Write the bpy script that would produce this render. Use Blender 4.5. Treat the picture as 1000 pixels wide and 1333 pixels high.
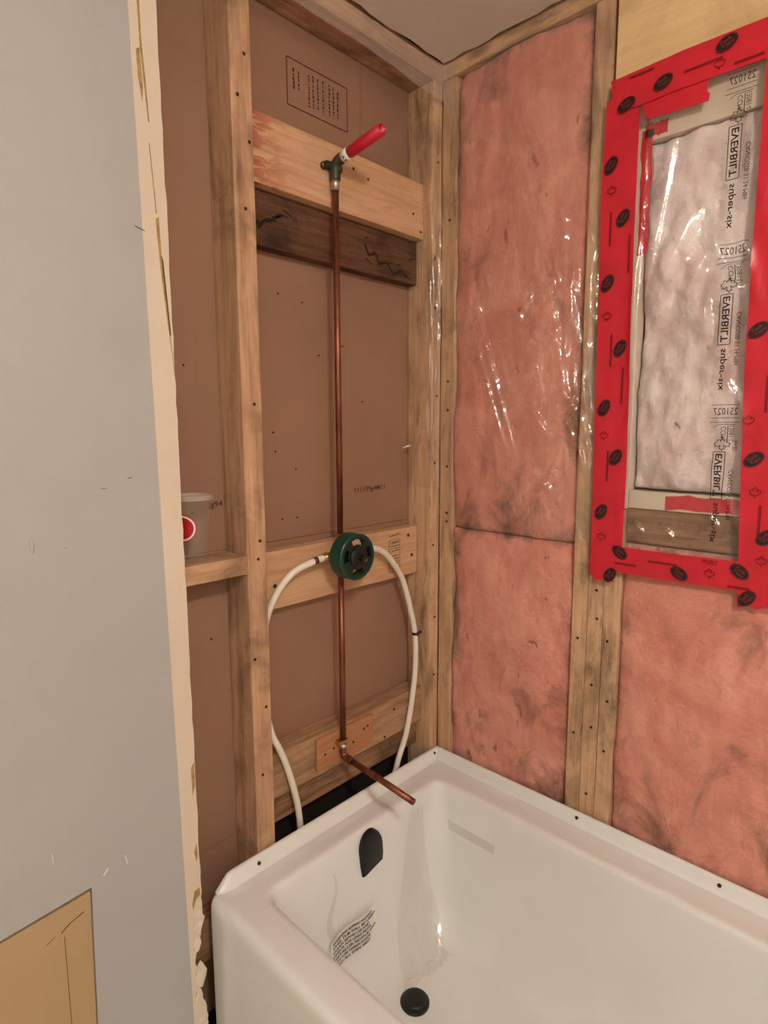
import bpy, bmesh, math, random
from mathutils import Vector, Matrix, noise
random.seed(7)
for o in list(bpy.data.objects): bpy.data.objects.remove(o, do_unlink=True)
SC = bpy.context.scene
COL = SC.collection

# ------------------------------------------------------------------ camera
F_PX, PITCH, YAW, ROLL = 775.79, 0.136848, 0.767237, -0.004097
CAM = Vector((-1.35847, -1.08892, 1.48485))
fw = Vector((math.cos(YAW)*math.cos(PITCH), math.sin(YAW)*math.cos(PITCH), -math.sin(PITCH)))
rt = Vector((math.sin(YAW), -math.cos(YAW), 0)); up = rt.cross(fw)
r2 = math.cos(ROLL)*rt + math.sin(ROLL)*up; u2 = -math.sin(ROLL)*rt + math.cos(ROLL)*up
cd = bpy.data.cameras.new('camera'); cam = bpy.data.objects.new('camera', cd); COL.objects.link(cam)
cd.sensor_fit = 'HORIZONTAL'; cd.sensor_width = 36.0; cd.lens = 36.0*F_PX/1000.0; cd.clip_start = 0.02
M = Matrix((r2, u2, -fw)).transposed().to_4x4(); M.translation = CAM
cam.matrix_world = M
SC.camera = cam
# ------------------------------------------------------------------ world, exposure
w = bpy.data.worlds.new('world'); SC.world = w; w.use_nodes = True
w.node_tree.nodes['Background'].inputs[0].default_value = (0.9, 0.92, 1.0, 1)
w.node_tree.nodes['Background'].inputs[1].default_value = 0.05
vs = SC.view_settings
vs.view_transform = 'Standard'; vs.look = 'None'; vs.exposure = 0.0; vs.gamma = 1.0; vs.use_curve_mapping = False
LAMP_STRENGTH = 196.0
LAMP_COLOR = (1.0, 0.905, 0.785)

# ------------------------------------------------------------------ material helpers
def srgb(r, g, b):
    f = lambda c: (c/255/12.92) if c/255 <= 0.04045 else ((c/255+0.055)/1.055)**2.4
    return (f(r), f(g), f(b), 1)
class NT:
    def __init__(s, name):
        s.m = bpy.data.materials.new(name); s.m.use_nodes = True; s.t = s.m.node_tree; s.n = s.t.nodes
        s.out = s.n['Material Output']; s.b = s.n['Principled BSDF']
    def add(s, typ, **kw):
        x = s.n.new(typ)
        for k, v in kw.items(): setattr(x, k, v)
        return x
    def link(s, a, b): s.t.links.new(a, b)
    def coord(s, scale=(1, 1, 1), kind='Object', rnd=False):
        tc = s.add('ShaderNodeTexCoord'); mp = s.add('ShaderNodeMapping'); mp.inputs['Scale'].default_value = scale
        if rnd:
            oi = s.add('ShaderNodeObjectInfo'); mu = s.add('ShaderNodeMath', operation='MULTIPLY'); mu.inputs[1].default_value = 37.0
            s.link(oi.outputs['Random'], mu.inputs[0])
            va = s.add('ShaderNodeVectorMath', operation='ADD'); s.link(tc.outputs[kind], va.inputs[0]); s.link(mu.outputs[0], va.inputs[1])
            s.link(va.outputs[0], mp.inputs[0])
        else: s.link(tc.outputs[kind], mp.inputs[0])
        return mp.outputs[0]
    def noise(s, vec, scale, detail=4, rough=0.55, dist=0.0):
        x = s.add('ShaderNodeTexNoise'); x.inputs['Scale'].default_value = scale; x.inputs['Detail'].default_value = detail
        x.inputs['Roughness'].default_value = rough; x.inputs['Distortion'].default_value = dist
        s.link(vec, x.inputs['Vector']); return x.outputs['Fac']
    def ramp(s, fac, stops):
        x = s.add('ShaderNodeValToRGB'); e = x.color_ramp.elements
        e[0].position, e[0].color = stops[0]; e[1].position, e[1].color = stops[-1]
        for p, c in stops[1:-1]: k = e.new(p); k.color = c
        s.link(fac, x.inputs[0]); return x.outputs[0]
    def mix(s, fac, a, b, mode='MIX'):
        x = s.add('ShaderNodeMix', data_type='RGBA', blend_type=mode)
        for sock, v in ((x.inputs[0], fac), (x.inputs[6], a), (x.inputs[7], b)):
            if hasattr(v, 'links'): s.link(v, sock)
            else: sock.default_value = v
        return x.outputs[2]
    def bump(s, h, strength=0.3, dist=0.01):
        x = s.add('ShaderNodeBump'); x.inputs['Strength'].default_value = strength; x.inputs['Distance'].default_value = dist
        s.link(h, x.inputs['Height']); s.link(x.outputs[0], s.b.inputs['Normal']); return x
    def set(s, **kw):
        for k, v in kw.items():
            k = k.replace('_', ' ')
            if hasattr(v, 'links'): s.link(v, s.b.inputs[k])
            else: s.b.inputs[k].default_value = v
BW = lambda v: (v, v, v, 1)

def plain(name, col, rough=0.5, metal=0.0, spec=0.5, var=0.12, scale=30, bump=0.0):
    t = NT(name); v = t.coord()
    n = t.noise(v, scale, 5)
    d = tuple(c*(1-var) for c in col[:3])+(1,); l = tuple(min(1, c*(1+var)) for c in col[:3])+(1,)
    t.set(Base_Color=t.ramp(n, [(0.3, d), (0.7, l)]), Roughness=rough, Metallic=metal, Specular_IOR_Level=spec)
    if bump: t.bump(n, bump, 0.004)
    return t.m

def wood(name, light, dark, grain=0.5, stain=None, stain_amt=0.0, knots=0.6, rough=0.75, red=False, grime=0.0):
    """length of the board runs along local X"""
    t = NT(name); v = t.coord((1.6, 26, 26), rnd=True); v2 = t.coord((3.2, 9, 9), rnd=True); v3 = t.coord((4, 4, 4), rnd=True)
    g = t.noise(v, 2.2, 6, 0.6, 0.7); g2 = t.noise(v, 7.0, 3, 0.6, 0.4)
    c = t.ramp(g, [(0.30, dark), (0.30+0.35*grain, tuple(0.5*(a+b) for a, b in zip(light, dark))[:3]+(1,)), (0.78, light)])
    c = t.mix(t.ramp(g2, [(0.35, BW(0.35)), (0.6, BW(0.0))]), c, dark)
    vo = t.add('ShaderNodeTexVoronoi'); vo.inputs['Scale'].default_value = 1.0; t.link(v2, vo.inputs['Vector'])
    kn = t.ramp(vo.outputs['Distance'], [(0.05, BW(knots)), (0.16, BW(0))])
    c = t.mix(kn, c, tuple(x*0.35 for x in dark[:3])+(1,))
    if stain is not None:
        s_ = t.noise(v3, 1.3, 5, 0.65, 0.6)
        c = t.mix(t.ramp(s_, [(0.48, BW(0)), (0.68, BW(stain_amt))]), c, stain)
    if grime:
        s_ = t.noise(t.coord((3, 14, 14), rnd=True), 1.5, 6, 0.7, 0.3)
        c = t.mix(t.ramp(s_, [(0.5, BW(0)), (0.72, BW(grime))]), c, (0.035, 0.025, 0.018, 1))
    if red:      # red lumber marking smeared over one end of the board
        tc = t.add('ShaderNodeTexCoord'); sx = t.add('ShaderNodeSeparateXYZ'); t.link(tc.outputs['Generated'], sx.inputs[0])
        endm = t.ramp(sx.outputs[0], [(0.02, BW(1)), (0.22, BW(0))])
        st = t.noise(t.coord((9, 30, 30)), 1.2, 4, 0.6, 1.5)
        mk = t.mix(1.0, endm, t.ramp(st, [(0.46, BW(0)), (0.56, BW(0.75))]), 'MULTIPLY')
        c = t.mix(mk, c, (0.36, 0.03, 0.03, 1))
    t.set(Base_Color=c, Roughness=rough, Specular_IOR_Level=0.25)
    t.bump(g, 0.25, 0.002)
    return t.m

MAT = {}
MAT['stud'] = wood('stud_pine', srgb(218, 177, 141), srgb(168, 125, 94), 0.5, srgb(104, 82, 64), 0.75, 0.5, grime=0.45)
MAT['stud_b'] = wood('stud_spruce', srgb(228, 190, 152), srgb(188, 146, 110), 0.5, srgb(116, 92, 66), 0.45, 0.7, grime=0.75)
MAT['block'] = wood('block_pine', srgb(222, 180, 142), srgb(190, 146, 110), 0.55, srgb(170, 116, 80), 0.2, 0.25)
MAT['block_red'] = wood('block_marked', srgb(226, 184, 146), srgb(188, 144, 108), 0.55, srgb(170, 116, 80), 0.2, 0.3, red=True)
MAT['dark'] = wood('old_dark_wood', srgb(134, 94, 70), srgb(76, 48, 34), 0.7, srgb(44, 28, 20), 0.8, 0.9, grime=0.8)
MAT['low'] = wood('worn_block', srgb(204, 164, 128), srgb(150, 112, 84), 0.6, srgb(108, 74, 52), 0.5, 0.6, grime=0.5)
MAT['old'] = wood('old_plate', srgb(186, 144, 110), srgb(116, 82, 58), 0.6, srgb(60, 42, 30), 0.6, 0.8, grime=0.6)
MAT['ply'] = wood('pad_plywood', srgb(192, 138, 98), srgb(160, 106, 72), 0.5, None, 0, 0.1)
MAT['header'] = wood('header_board', srgb(238, 206, 156), srgb(222, 186, 134), 0.5, srgb(178, 142, 100), 0.45, 0.2)

def kraft():
    t = NT('kraft_paper'); v = t.coord()
    a = t.noise(v, 2.2, 5, 0.6); b = t.noise(v, 90, 2, 0.5)
    c = t.ramp(a, [(0.3, srgb(146, 112, 90)), (0.55, srgb(154, 118, 95)), (0.8, srgb(161, 124, 100))])
    c = t.mix(t.ramp(b, [(0.68, BW(0)), (0.78, BW(0.35))]), c, srgb(110, 78, 58))
    vs_ = t.coord((26, 1, 0.8)); st = t.noise(vs_, 1.0, 3, 0.6, 0.2)
    c = t.mix(t.ramp(st, [(0.66, BW(0)), (0.74, BW(0.3))]), c, srgb(112, 66, 50))
    t.set(Base_Color=c, Roughness=0.85, Specular_IOR_Level=0.2); t.bump(b, 0.05, 0.002); return t.m
MAT['kraft'] = kraft()

def paint(name, base, lo, grime):
    t = NT(name); v = t.coord()
    a = t.noise(v, 3.0, 5); r = t.noise(v, 160, 3)
    c = t.ramp(a, [(0.3, lo), (0.7, base)])
    g = t.noise(t.coord((18, 18, 5)), 1.0, 6, 0.7, 0.4)
    c = t.mix(t.ramp(g, [(0.66, BW(0)), (0.8, BW(0.35))]), c, grime)
    t.set(Base_Color=c, Roughness=0.55, Specular_IOR_Level=0.35); t.bump(r, 0.06, 0.002); return t.m
MAT['grey'] = paint('grey_paint', srgb(182, 180, 178), srgb(176, 174, 172), srgb(156, 153, 150))
MAT['cream'] = paint('cream_plaster', srgb(228, 212, 192), srgb(216, 199, 178), srgb(160, 138, 116))
MAT['ceil'] = paint('ceiling_paint', srgb(226, 220, 210), srgb(220, 212, 202), srgb(196, 184, 170))
MAT['room'] = paint('room_paint', srgb(230, 229, 226), srgb(226, 224, 221), srgb(200, 198, 194))
MAT['patch'] = paint('tan_board', srgb(190, 160, 124), srgb(181, 151, 114), srgb(132, 100, 72))
MAT['torn'] = plain('torn_brown_paper', srgb(172, 138, 84), 0.8, var=0.3, scale=80)
MAT['plaster'] = plain('ragged_plaster', srgb(226, 214, 196), 0.9, var=0.15, scale=60, bump=0.4)
MAT['floor'] = plain('beige_floor', srgb(212, 204, 190), 0.8, var=0.3, scale=12)

def insulation(name, light, mid, dirt, dirt_amt=0.8, grey=None):
    t = NT(name); v = t.coord(); g = t.coord(kind='Generated')
    a = t.noise(v, 7, 6, 0.6, 0.5); b = t.noise(v, 60, 5, 0.7, 0.3); s3 = t.noise(t.coord((2.2, 2.2, 0.8)), 6, 5, 0.6, 0.8)
    c = t.ramp(a, [(0.28, mid), (0.6, light)])
    c = t.mix(t.ramp(s3, [(0.4, BW(0.0)), (0.66, BW(0.45))]), c, tuple(x*0.82 for x in mid[:3])+(1,))
    if grey is not None: c = t.mix(t.ramp(t.noise(v, 4.5, 4, 0.6, 0.6), [(0.42, BW(0)), (0.7, BW(0.75))]), c, grey)
    # air-borne dirt filtered out along the edges of the batt and in blotches
    sx = t.add('ShaderNodeSeparateXYZ'); t.link(g, sx.inputs[0])
    def edge(sock, p):
        m = t.add('ShaderNodeMath', operation='MULTIPLY_ADD'); m.inputs[1].default_value = 2; m.inputs[2].default_value = -1; t.link(sock, m.inputs[0])
        k = t.add('ShaderNodeMath', operation='ABSOLUTE'); t.link(m.outputs[0], k.inputs[0])
        q = t.add('ShaderNodeMath', operation='POWER'); q.inputs[1].default_value = p; t.link(k.outputs[0], q.inputs[0]); return q.outputs[0]
    inv = t.add('ShaderNodeMath', operation='SUBTRACT'); inv.inputs[0].default_value = 1; t.link(sx.outputs[2], inv.inputs[1])
    pw = t.add('ShaderNodeMath', operation='POWER'); pw.inputs[1].default_value = 9; t.link(inv.outputs[0], pw.inputs[0])
    e0 = t.add('ShaderNodeMath', operation='MAXIMUM'); t.link(pw.outputs[0], e0.inputs[0]); t.link(edge(sx.outputs[2], 22), e0.inputs[1])
    e = t.add('ShaderNodeMath', operation='MAXIMUM'); t.link(edge(sx.outputs[1], 7), e.inputs[0]); t.link(e0.outputs[0], e.inputs[1])
    bl = t.noise(t.coord((1.5, 1.5, 1)), 5.5, 6, 0.65, 0.5)
    ad = t.add('ShaderNodeMath', operation='MULTIPLY_ADD'); t.link(e.outputs[0], ad.inputs[0]); ad.inputs[1].default_value = 0.17; t.link(bl, ad.inputs[2])
    c = t.mix(t.ramp(ad.outputs[0], [(0.56, BW(0)), (0.78, BW(dirt_amt))]), c, dirt)
    sp = t.noise(t.coord((30, 30, 16)), 1.0, 2, 0.5, 0.8)
    c = t.mix(t.ramp(sp, [(0.69, BW(0)), (0.74, BW(0.6))]), c, srgb(110, 62, 44))
    t.set(Base_Color=c, Roughness=1.0, Specular_IOR_Level=0.05)
    t.b.inputs['Sheen Weight'].default_value = 0.25
    t.bump(t.mix(0.5, b, t.noise(v, 24, 5, 0.65, 1.2)), 0.7, 0.012); return t.m
MAT['pink'] = insulation('pink_fibreglass', srgb(236, 166, 147), srgb(212, 132, 115), srgb(96, 74, 58), 0.85)
MAT['pinkgrey'] = insulation('pale_fibreglass', srgb(252, 236, 232), srgb(222, 186, 180), srgb(150, 126, 122), 0.5, srgb(252, 242, 240))

def film(name, gloss=0.10, haze=0.06, rough=0.09, wr=(14, 7), bstr=0.5, tint=(0.99, 0.985, 0.98, 1)):
    t = NT(name); t.n.remove(t.b)
    v = t.coord((1, wr[0]/10, wr[1]/10)); n1 = t.noise(v, 9, 4, 0.55, 1.2); n2 = t.noise(v, 38, 3, 0.5, 0.8)
    ad = t.add('ShaderNodeMath', operation='MULTIPLY_ADD'); t.link(n2, ad.inputs[0]); ad.inputs[1].default_value = 0.25; t.link(n1, ad.inputs[2])
    bp = t.add('ShaderNodeBump'); bp.inputs['Strength'].default_value = bstr; bp.inputs['Distance'].default_value = 0.012; t.link(ad.outputs[0], bp.inputs['Height'])
    tr = t.add('ShaderNodeBsdfTransparent'); tr.inputs[0].default_value = tint
    gl = t.add('ShaderNodeBsdfGlossy'); gl.inputs['Roughness'].default_value = rough; t.link(bp.outputs[0], gl.inputs['Normal'])
    df = t.add('ShaderNodeBsdfDiffuse'); df.inputs[0].default_value = (0.78, 0.70, 0.62, 1)
    m1 = t.add('ShaderNodeMixShader'); m1.inputs[0].default_value = haze; t.link(tr.outputs[0], m1.inputs[1]); t.link(df.outputs[0], m1.inputs[2])
    m2 = t.add('ShaderNodeMixShader'); m2.inputs[0].default_value = gloss; t.link(m1.outputs[0], m2.inputs[1]); t.link(gl.outputs[0], m2.inputs[2])
    t.link(m2.outputs[0], t.out.inputs['Surface']); return t.m
MAT['film'] = film('clear_poly', 0.09, 0.02, 0.15)
MAT['film_dusty'] = film('dusty_poly', 0.05, 0.20, 0.3, bstr=0.4)
MAT['film_tub'] = film('tub_poly', 0.12, 0.03, 0.16, bstr=0.25, tint=(0.985, 0.98, 0.97, 1))

t = NT('tub_acrylic'); v = t.coord()
t.set(Base_Color=t.ramp(t.noise(v, 5, 3), [(0.3, srgb(230, 231, 228)), (0.7, srgb(236, 237, 234))]), Roughness=0.12, Specular_IOR_Level=0.5)
t.b.inputs['Coat Weight'].default_value = 0.3; t.b.inputs['Coat Roughness'].default_value = 0.06
MAT['tub'] = t.m
def copper():
    t = NT('copper'); v = t.coord(); n = t.noise(t.coord((30, 30, 5)), 2, 5, 0.6)
    t.set(Base_Color=t.ramp(n, [(0.3, srgb(96, 54, 40)), (0.6, srgb(150, 92, 70)), (0.8, srgb(178, 116, 90))]), Metallic=0.75, Roughness=0.42); return t.m
MAT['copper'] = copper()
MAT['solder'] = plain('solder', srgb(196, 186, 170), 0.35, 0.9, var=0.2)
MAT['brass_green'] = plain('tarnished_brass', srgb(74, 74, 54), 0.5, 0.6, var=0.35, scale=60)
MAT['brass'] = plain('brass', srgb(188, 142, 84), 0.35, 0.9, var=0.2)
MAT['redplast'] = plain('red_plastic', srgb(196, 22, 52), 0.4, var=0.08)
MAT['white'] = plain('white_label', srgb(232, 228, 220), 0.6, var=0.05)
MAT['ink'] = plain('black_ink', srgb(30, 24, 22), 0.7, var=0.1)
MAT['brown_ink'] = plain('brown_ink', srgb(74, 42, 26), 0.8, var=0.2)
MAT['gouge'] = plain('split_wood_mark', srgb(34, 20, 13), 0.9, var=0.3)  # dark tone of the gouges and splits
MAT['pex'] = plain('white_pex', srgb(232, 224, 206), 0.38, var=0.04)
MAT['green'] = plain('green_plastic', srgb(8, 64, 50), 0.38, var=0.12)
MAT['green_dark'] = plain('dark_green_plastic', srgb(5, 38, 31), 0.4, var=0.12)
MAT['black'] = plain('black_plastic', srgb(18, 19, 20), 0.45, var=0.2)
MAT['matblack'] = plain('matte_black_metal', srgb(30, 31, 33), 0.42, 0.3, var=0.1)
MAT['nail'] = plain('rusty_nail', srgb(58, 36, 26), 0.6, 0.4, var=0.3)
MAT['rust'] = MAT['nail']
MAT['tape'] = plain('red_tape', srgb(206, 34, 50), 0.34, var=0.10, scale=14)
MAT['tape_ink'] = plain('tape_ink', srgb(34, 10, 12), 0.4, var=0.1)
MAT['tape_dim'] = plain('tape_fine_print', srgb(128, 12, 20), 0.4, var=0.1)
MAT['tape_pale'] = plain('tape_logo_print', srgb(120, 44, 46), 0.4, var=0.1)
MAT['shadowgap'] = plain('void_shade', srgb(30, 22, 16), 0.9)  # near-black colour standing in for the shade of open voids
def cup_m():
    t = NT('clear_cup_plastic'); t.set(Base_Color=srgb(205, 180, 162), Roughness=0.2, Alpha=0.10); return t.m
MAT['cup'] = cup_m()
MAT['cup_rim'] = plain('cup_rim_plastic', srgb(214, 196, 180), 0.3, var=0.05)
MAT['cup_rim'].node_tree.nodes['Principled BSDF'].inputs['Alpha'].default_value = 0.4
MAT['cupred'] = plain('cup_red_print', srgb(176, 26, 34), 0.4, var=0.1)
def emis(name, col, s):
    t = NT(name); t.set(Base_Color=(0.9, 0.88, 0.85, 1)); t.b.inputs['Emission Color'].default_value = (*col, 1); t.b.inputs['Emission Strength'].default_value = s; return t.m
MAT['bulb'] = emis('lit_bulb', LAMP_COLOR, LAMP_STRENGTH)
MAT['chrome'] = plain('brushed_nickel', srgb(190, 186, 180), 0.3, 0.95, var=0.05)

# ------------------------------------------------------------------ mesh helpers
def obj(name, verts, faces, mat, parent=None, smooth=False, loc=(0, 0, 0), rot=None):
    me = bpy.data.meshes.new(name); me.from_pydata([tuple(v) for v in verts], [], faces); me.validate(); me.update()
    bm = bmesh.new(); bm.from_mesh(me); bmesh.ops.recalc_face_normals(bm, faces=bm.faces[:]) ; bm.to_mesh(me); bm.free()
    mats = mat if isinstance(mat, (list, tuple)) else [mat]
    for m in mats: me.materials.append(MAT[m] if isinstance(m, str) else m)
    if smooth:
        for p in me.polygons: p.use_smooth = True
    o = bpy.data.objects.new(name, me); COL.objects.link(o); o.location = loc
    if rot is not None: o.rotation_euler = rot
    if parent is not None: o.parent = parent
    return o
def raw(name, verts, faces, mat, parent=None, smooth=False, midx=None):
    """no normal recalculation (open sheets, prints)"""
    me = bpy.data.meshes.new(name); me.from_pydata([tuple(v) for v in verts], [], faces); me.update()
    for m in (mat if isinstance(mat, (list, tuple)) else [mat]): me.materials.append(MAT[m])
    if smooth:
        for p in me.polygons: p.use_smooth = True
    if midx:
        for p, i in zip(me.polygons, midx): p.material_index = i
    o = bpy.data.objects.new(name, me); COL.objects.link(o)
    if parent is not None: o.parent = parent
    return o
def empty(name, loc=(0, 0, 0)):
    o = bpy.data.objects.new(name, None); COL.objects.link(o); o.location = loc; o.empty_display_size = 0.05; return o
def tag(o, label, cat=None, group=None, kind=None):
    if label: o['label'] = label
    if cat: o['category'] = cat
    if group: o['group'] = group
    if kind: o['kind'] = kind
    return o
def setting(o, label=None):
    o['kind'] = 'structure'
    if label: o['label'] = label
    return o
def boxvf(x0, x1, y0, y1, z0, z1):
    v = [(x, y, z) for z in (z0, z1) for y in (y0, y1) for x in (x0, x1)]
    f = [(0, 2, 3, 1), (4, 5, 7, 6), (0, 1, 5, 4), (2, 6, 7, 3), (0, 4, 6, 2), (1, 3, 7, 5)]
    return v, f
def box(name, x0, x1, y0, y1, z0, z1, mat, parent=None, bev=0.0):
    v, f = boxvf(x0, x1, y0, y1, z0, z1); o = obj(name, v, f, mat, parent)
    if bev: bevel(o, bev)
    return o
def bevel(o, w_, seg=2, smooth=True):
    bm = bmesh.new(); bm.from_mesh(o.data)
    bmesh.ops.bevel(bm, geom=bm.edges[:], offset=w_, segments=seg, affect='EDGES', profile=0.6)
    bm.to_mesh(o.data); bm.free()
    return o
def board(name, x0, x1, y0, y1, z0, z1, axis, mat, parent, label=None, bev=0.0025):
    """lumber with its length along local X so that the grain follows it"""
    c = ((x0+x1)/2, (y0+y1)/2, (z0+z1)/2); d = (x1-x0, y1-y0, z1-z0)
    if axis == 'x': L, a, b, rot = d[0], d[1], d[2], (0, 0, 0)
    elif axis == 'z': L, a, b, rot = d[2], d[1], d[0], (0, -math.pi/2, 0)
    else: L, a, b, rot = d[1], d[0], d[2], (0, 0, math.pi/2)
    n = max(2, int(L/0.12)); v = []; f = []
    rnd = random.Random(name+str(c))
    for i in range(n+1):                       # slightly uneven, hand-nailed lumber
        x = -L/2+L*i/n; j = [rnd.uniform(-0.0006, 0.0006) for _ in range(4)]
        v += [(x, -a/2+j[0], -b/2+j[1]), (x, a/2+j[2], -b/2+j[1]), (x, a/2+j[2], b/2+j[3]), (x, -a/2+j[0], b/2+j[3])]
    for i in range(n):
        for k in range(4): f.append((4*i+k, 4*i+(k+1) % 4, 4*i+4+(k+1) % 4, 4*i+4+k))
    f += [(0, 1, 2, 3), (4*n, 4*n+1, 4*n+2, 4*n+3)]
    o = obj(name, v, f, mat, parent, loc=c, rot=rot)
    bm = bmesh.new(); bm.from_mesh(o.data)
    e = [e for e in bm.edges if len(e.link_faces) == 2 and e.calc_face_angle() > 0.5]
    bmesh.ops.bevel(bm, geom=e, offset=bev, segments=2, affect='EDGES', profile=0.6); bm.to_mesh(o.data); bm.free()
    if label: o['label'] = label
    return o
def frame_at(t):
    t = Vector(t).normalized(); a = Vector((0, 0, 1)) if abs(t.z) < 0.9 else Vector((1, 0, 0))
    u = t.cross(a).normalized(); return u, t.cross(u).normalized()
def tube_vf(pts, r, n=14, cap=True, r_in=None):
    pts = [Vector(p) for p in pts]; v = []; f = []; u = None
    rs = r if isinstance(r, (list, tuple)) else [r]*len(pts)
    for i, p in enumerate(pts):
        tn = (pts[min(i+1, len(pts)-1)]-pts[max(i-1, 0)]).normalized()
        if u is None: u, w_ = frame_at(tn)
        else:
            u = (u-tn*u.dot(tn)).normalized(); w_ = tn.cross(u)
        for k in range(n):
            a = 2*math.pi*k/n; v.append(p+(u*math.cos(a)+w_*math.sin(a))*rs[i])
    for i in range(len(pts)-1):
        for k in range(n): f.append((i*n+k, i*n+(k+1) % n, (i+1)*n+(k+1) % n, (i+1)*n+k))
    if cap: f.append(tuple(range(n))); f.append(tuple((len(pts)-1)*n+k for k in range(n)))
    return v, f
def tube(name, pts, r, mat, parent=None, n=14, cap=True, smooth=True):
    v, f = tube_vf(pts, r, n, cap); o = obj(name, v, f, mat, parent)
    if smooth:
        for p in o.data.polygons: p.use_smooth = len(p.vertices) == 4
    return o
def hollow(name, pts, r, r_in, mat, parent=None, n=18):
    """open pipe with a wall: outside, inside and the two rims"""
    v, f = tube_vf(pts, r, n, False); v2, f2 = tube_vf(pts, r_in, n, False); k = len(v); m = len(pts)
    v = v+v2; f = f+[tuple(k+i for i in q) for q in f2]
    for b in (0, (m-1)*n):
        for i in range(n): f.append((b+i, b+(i+1) % n, k+b+(i+1) % n, k+b+i))
    o = obj(name, v, f, mat, parent)
    for p in o.data.polygons: p.use_smooth = True
    return o
def spline(P, k=8):
    P = [Vector(p) for p in P]; out = []
    for i in range(len(P)-1):
        a, b, c, d = P[max(i-1, 0)], P[i], P[i+1], P[min(i+2, len(P)-1)]
        for j in range(k):
            s = j/k; out.append(0.5*((2*b)+(c-a)*s+(2*a-5*b+4*c-d)*s*s+(3*b-a-3*c+d)*s**3))
    out.append(P[-1]); return out
def lathe(name, prof, origin, axis, mat, parent=None, n=24, smooth=True):
    ax = Vector(axis).normalized(); u, w_ = frame_at(ax); O = Vector(origin); v = []; f = []
    for r, h in prof:
        for k in range(n):
            a = 2*math.pi*k/n; v.append(O+ax*h+(u*math.cos(a)+w_*math.sin(a))*r)
    for i in range(len(prof)-1):
        for k in range(n): f.append((i*n+k, i*n+(k+1) % n, (i+1)*n+(k+1) % n, (i+1)*n+k))
    f.append(tuple(range(n))); f.append(tuple((len(prof)-1)*n+k for k in range(n)))
    o = obj(name, v, f, mat, parent)
    if smooth:
        for p in o.data.polygons: p.use_smooth = len(p.vertices) == 4
        o.data.set_sharp_from_angle(angle=0.7)
    return o
_tc = {}
def text_vf(s, size, bold=0.0):
    key = (s, size, bold)
    if key in _tc: return _tc[key]
    c = bpy.data.curves.new('t', 'FONT'); c.body = s; c.size = size; c.resolution_u = 2; c.offset = bold; c.align_x = 'LEFT'
    o = bpy.data.objects.new('t', c); COL.objects.link(o)
    dg = bpy.context.evaluated_depsgraph_get(); me = bpy.data.meshes.new_from_object(o.evaluated_get(dg))
    v = [(p.co.x, p.co.y) for p in me.vertices]; f = [tuple(p.vertices) for p in me.polygons]
    bpy.data.objects.remove(o); bpy.data.curves.remove(c); bpy.data.meshes.remove(me)
    _tc[key] = (v, f); return v, f
def text_fit(s, length, height, bold=0.0):
    """text scaled so that it is length long and height tall"""
    v, f = text_vf(s, 1.0, bold)
    x0, x1 = min(p[0] for p in v), max(p[0] for p in v); y0, y1 = min(p[1] for p in v), max(p[1] for p in v)
    return [((p[0]-x0)/(x1-x0)*length, (p[1]-y0)/(y1-y0)*height) for p in v], f

# ================================================================== SETTING
XL, YF, H = -2.35, -2.45, 2.44
setting(box('floor', XL, 0.12, YF, 0.12, -0.02, 0.0, 'floor'), 'beige floor under the tub')
# ceiling, with a torn edge along both stripped walls
def ragged(n, a, b, amp, seed):
    r = random.Random(seed); return [(a+(b-a)*i/n, r.uniform(-amp, amp)) for i in range(n+1)]
pe = [(XL, YF)]+[(-0.011+d, t_) for t_, d in ragged(70, YF, -0.012, 0.004, 3)]+[(t_, -0.012+d) for t_, d in ragged(70, -0.013, XL, 0.005, 4)]
nv = len(pe)
o = obj('ceiling', [(x, y, H) for x, y in pe]+[(x, y, H+0.014) for x, y in pe],
        [tuple(range(nv)), tuple(range(nv, 2*nv))]+[(i, (i+1) % nv, nv+(i+1) % nv, nv+i) for i in range(nv)], 'ceil')
setting(o, 'off-white ceiling with a ragged edge at the stripped walls')
box('dark_void_cover', XL, 0.12, YF, 0.12, H+0.045, H+0.06, 'shadowgap', o)  # added sheet, painted near-black as the dark void over the ceiling gap

# ---------- back wall (plumbing wall): board from the next room, studs, blocking
wb = setting(empty('wall_back'), 'stripped plumbing wall with bare studs and brown backing board')
def gyp(z0, z1, lab): 
    b = box('backing_board', XL, 0.10, 0.089, 0.102, z0, z1, 'kraft', wb); b['label'] = lab; return b
gb_top = gyp(1.2195, H+0.03, 'brown paper back of the upper drywall sheet')
gb_low = gyp(0.52, 1.2185, 'brown paper back of the lower drywall sheet')
b = box('backing_board', XL, -0.63, 0.089, 0.102, 0.10, 0.519, 'kraft', wb)
box('dark_void_backing', XL, 0.10, 0.103, 0.115, 0.0, H+0.03, 'shadowgap', wb)  # added sheet, darkness of the void behind the bays put into its colour
studs = []
def stud(x0, x1, lab, mat='stud', y0=0.0, z0=0.04, z1=2.397):
    s = board('stud', x0, x1, y0, 0.088, z0, z1, 'z', mat, wb, lab); studs.append(s); return s
stud_mid = stud(-0.655, -0.606, 'weathered stud between the two stripped bays')
stud(-0.90, -0.852, 'stud hidden behind the grey drywall edge')
stud_cor = stud(-0.035, 0.004, 'corner stud beside the pink insulation wall', 'stud_b')
stud(-0.036+0.12, -0.036+0.135, None, 'stud_b', y0=0.03)
stud(-1.32, -1.28, None)
tp = board('top_plate', XL, 0.10, 0.0, 0.088, 2.398, 2.452, 'x', 'stud', wb, 'top plate under dusty plastic')
board('sole_plate', XL, 0.10, 0.0, 0.088, 0.0, 0.038, 'x', 'old', wb)
X0, X1 = -0.605, -0.036
b_up = board('blocking_board', X0, X1, 0.030, 0.068, 2.003, 2.145, 'x', 'block_red', wb, 'pale new blocking board behind the red stub, red marking at one end')
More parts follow.
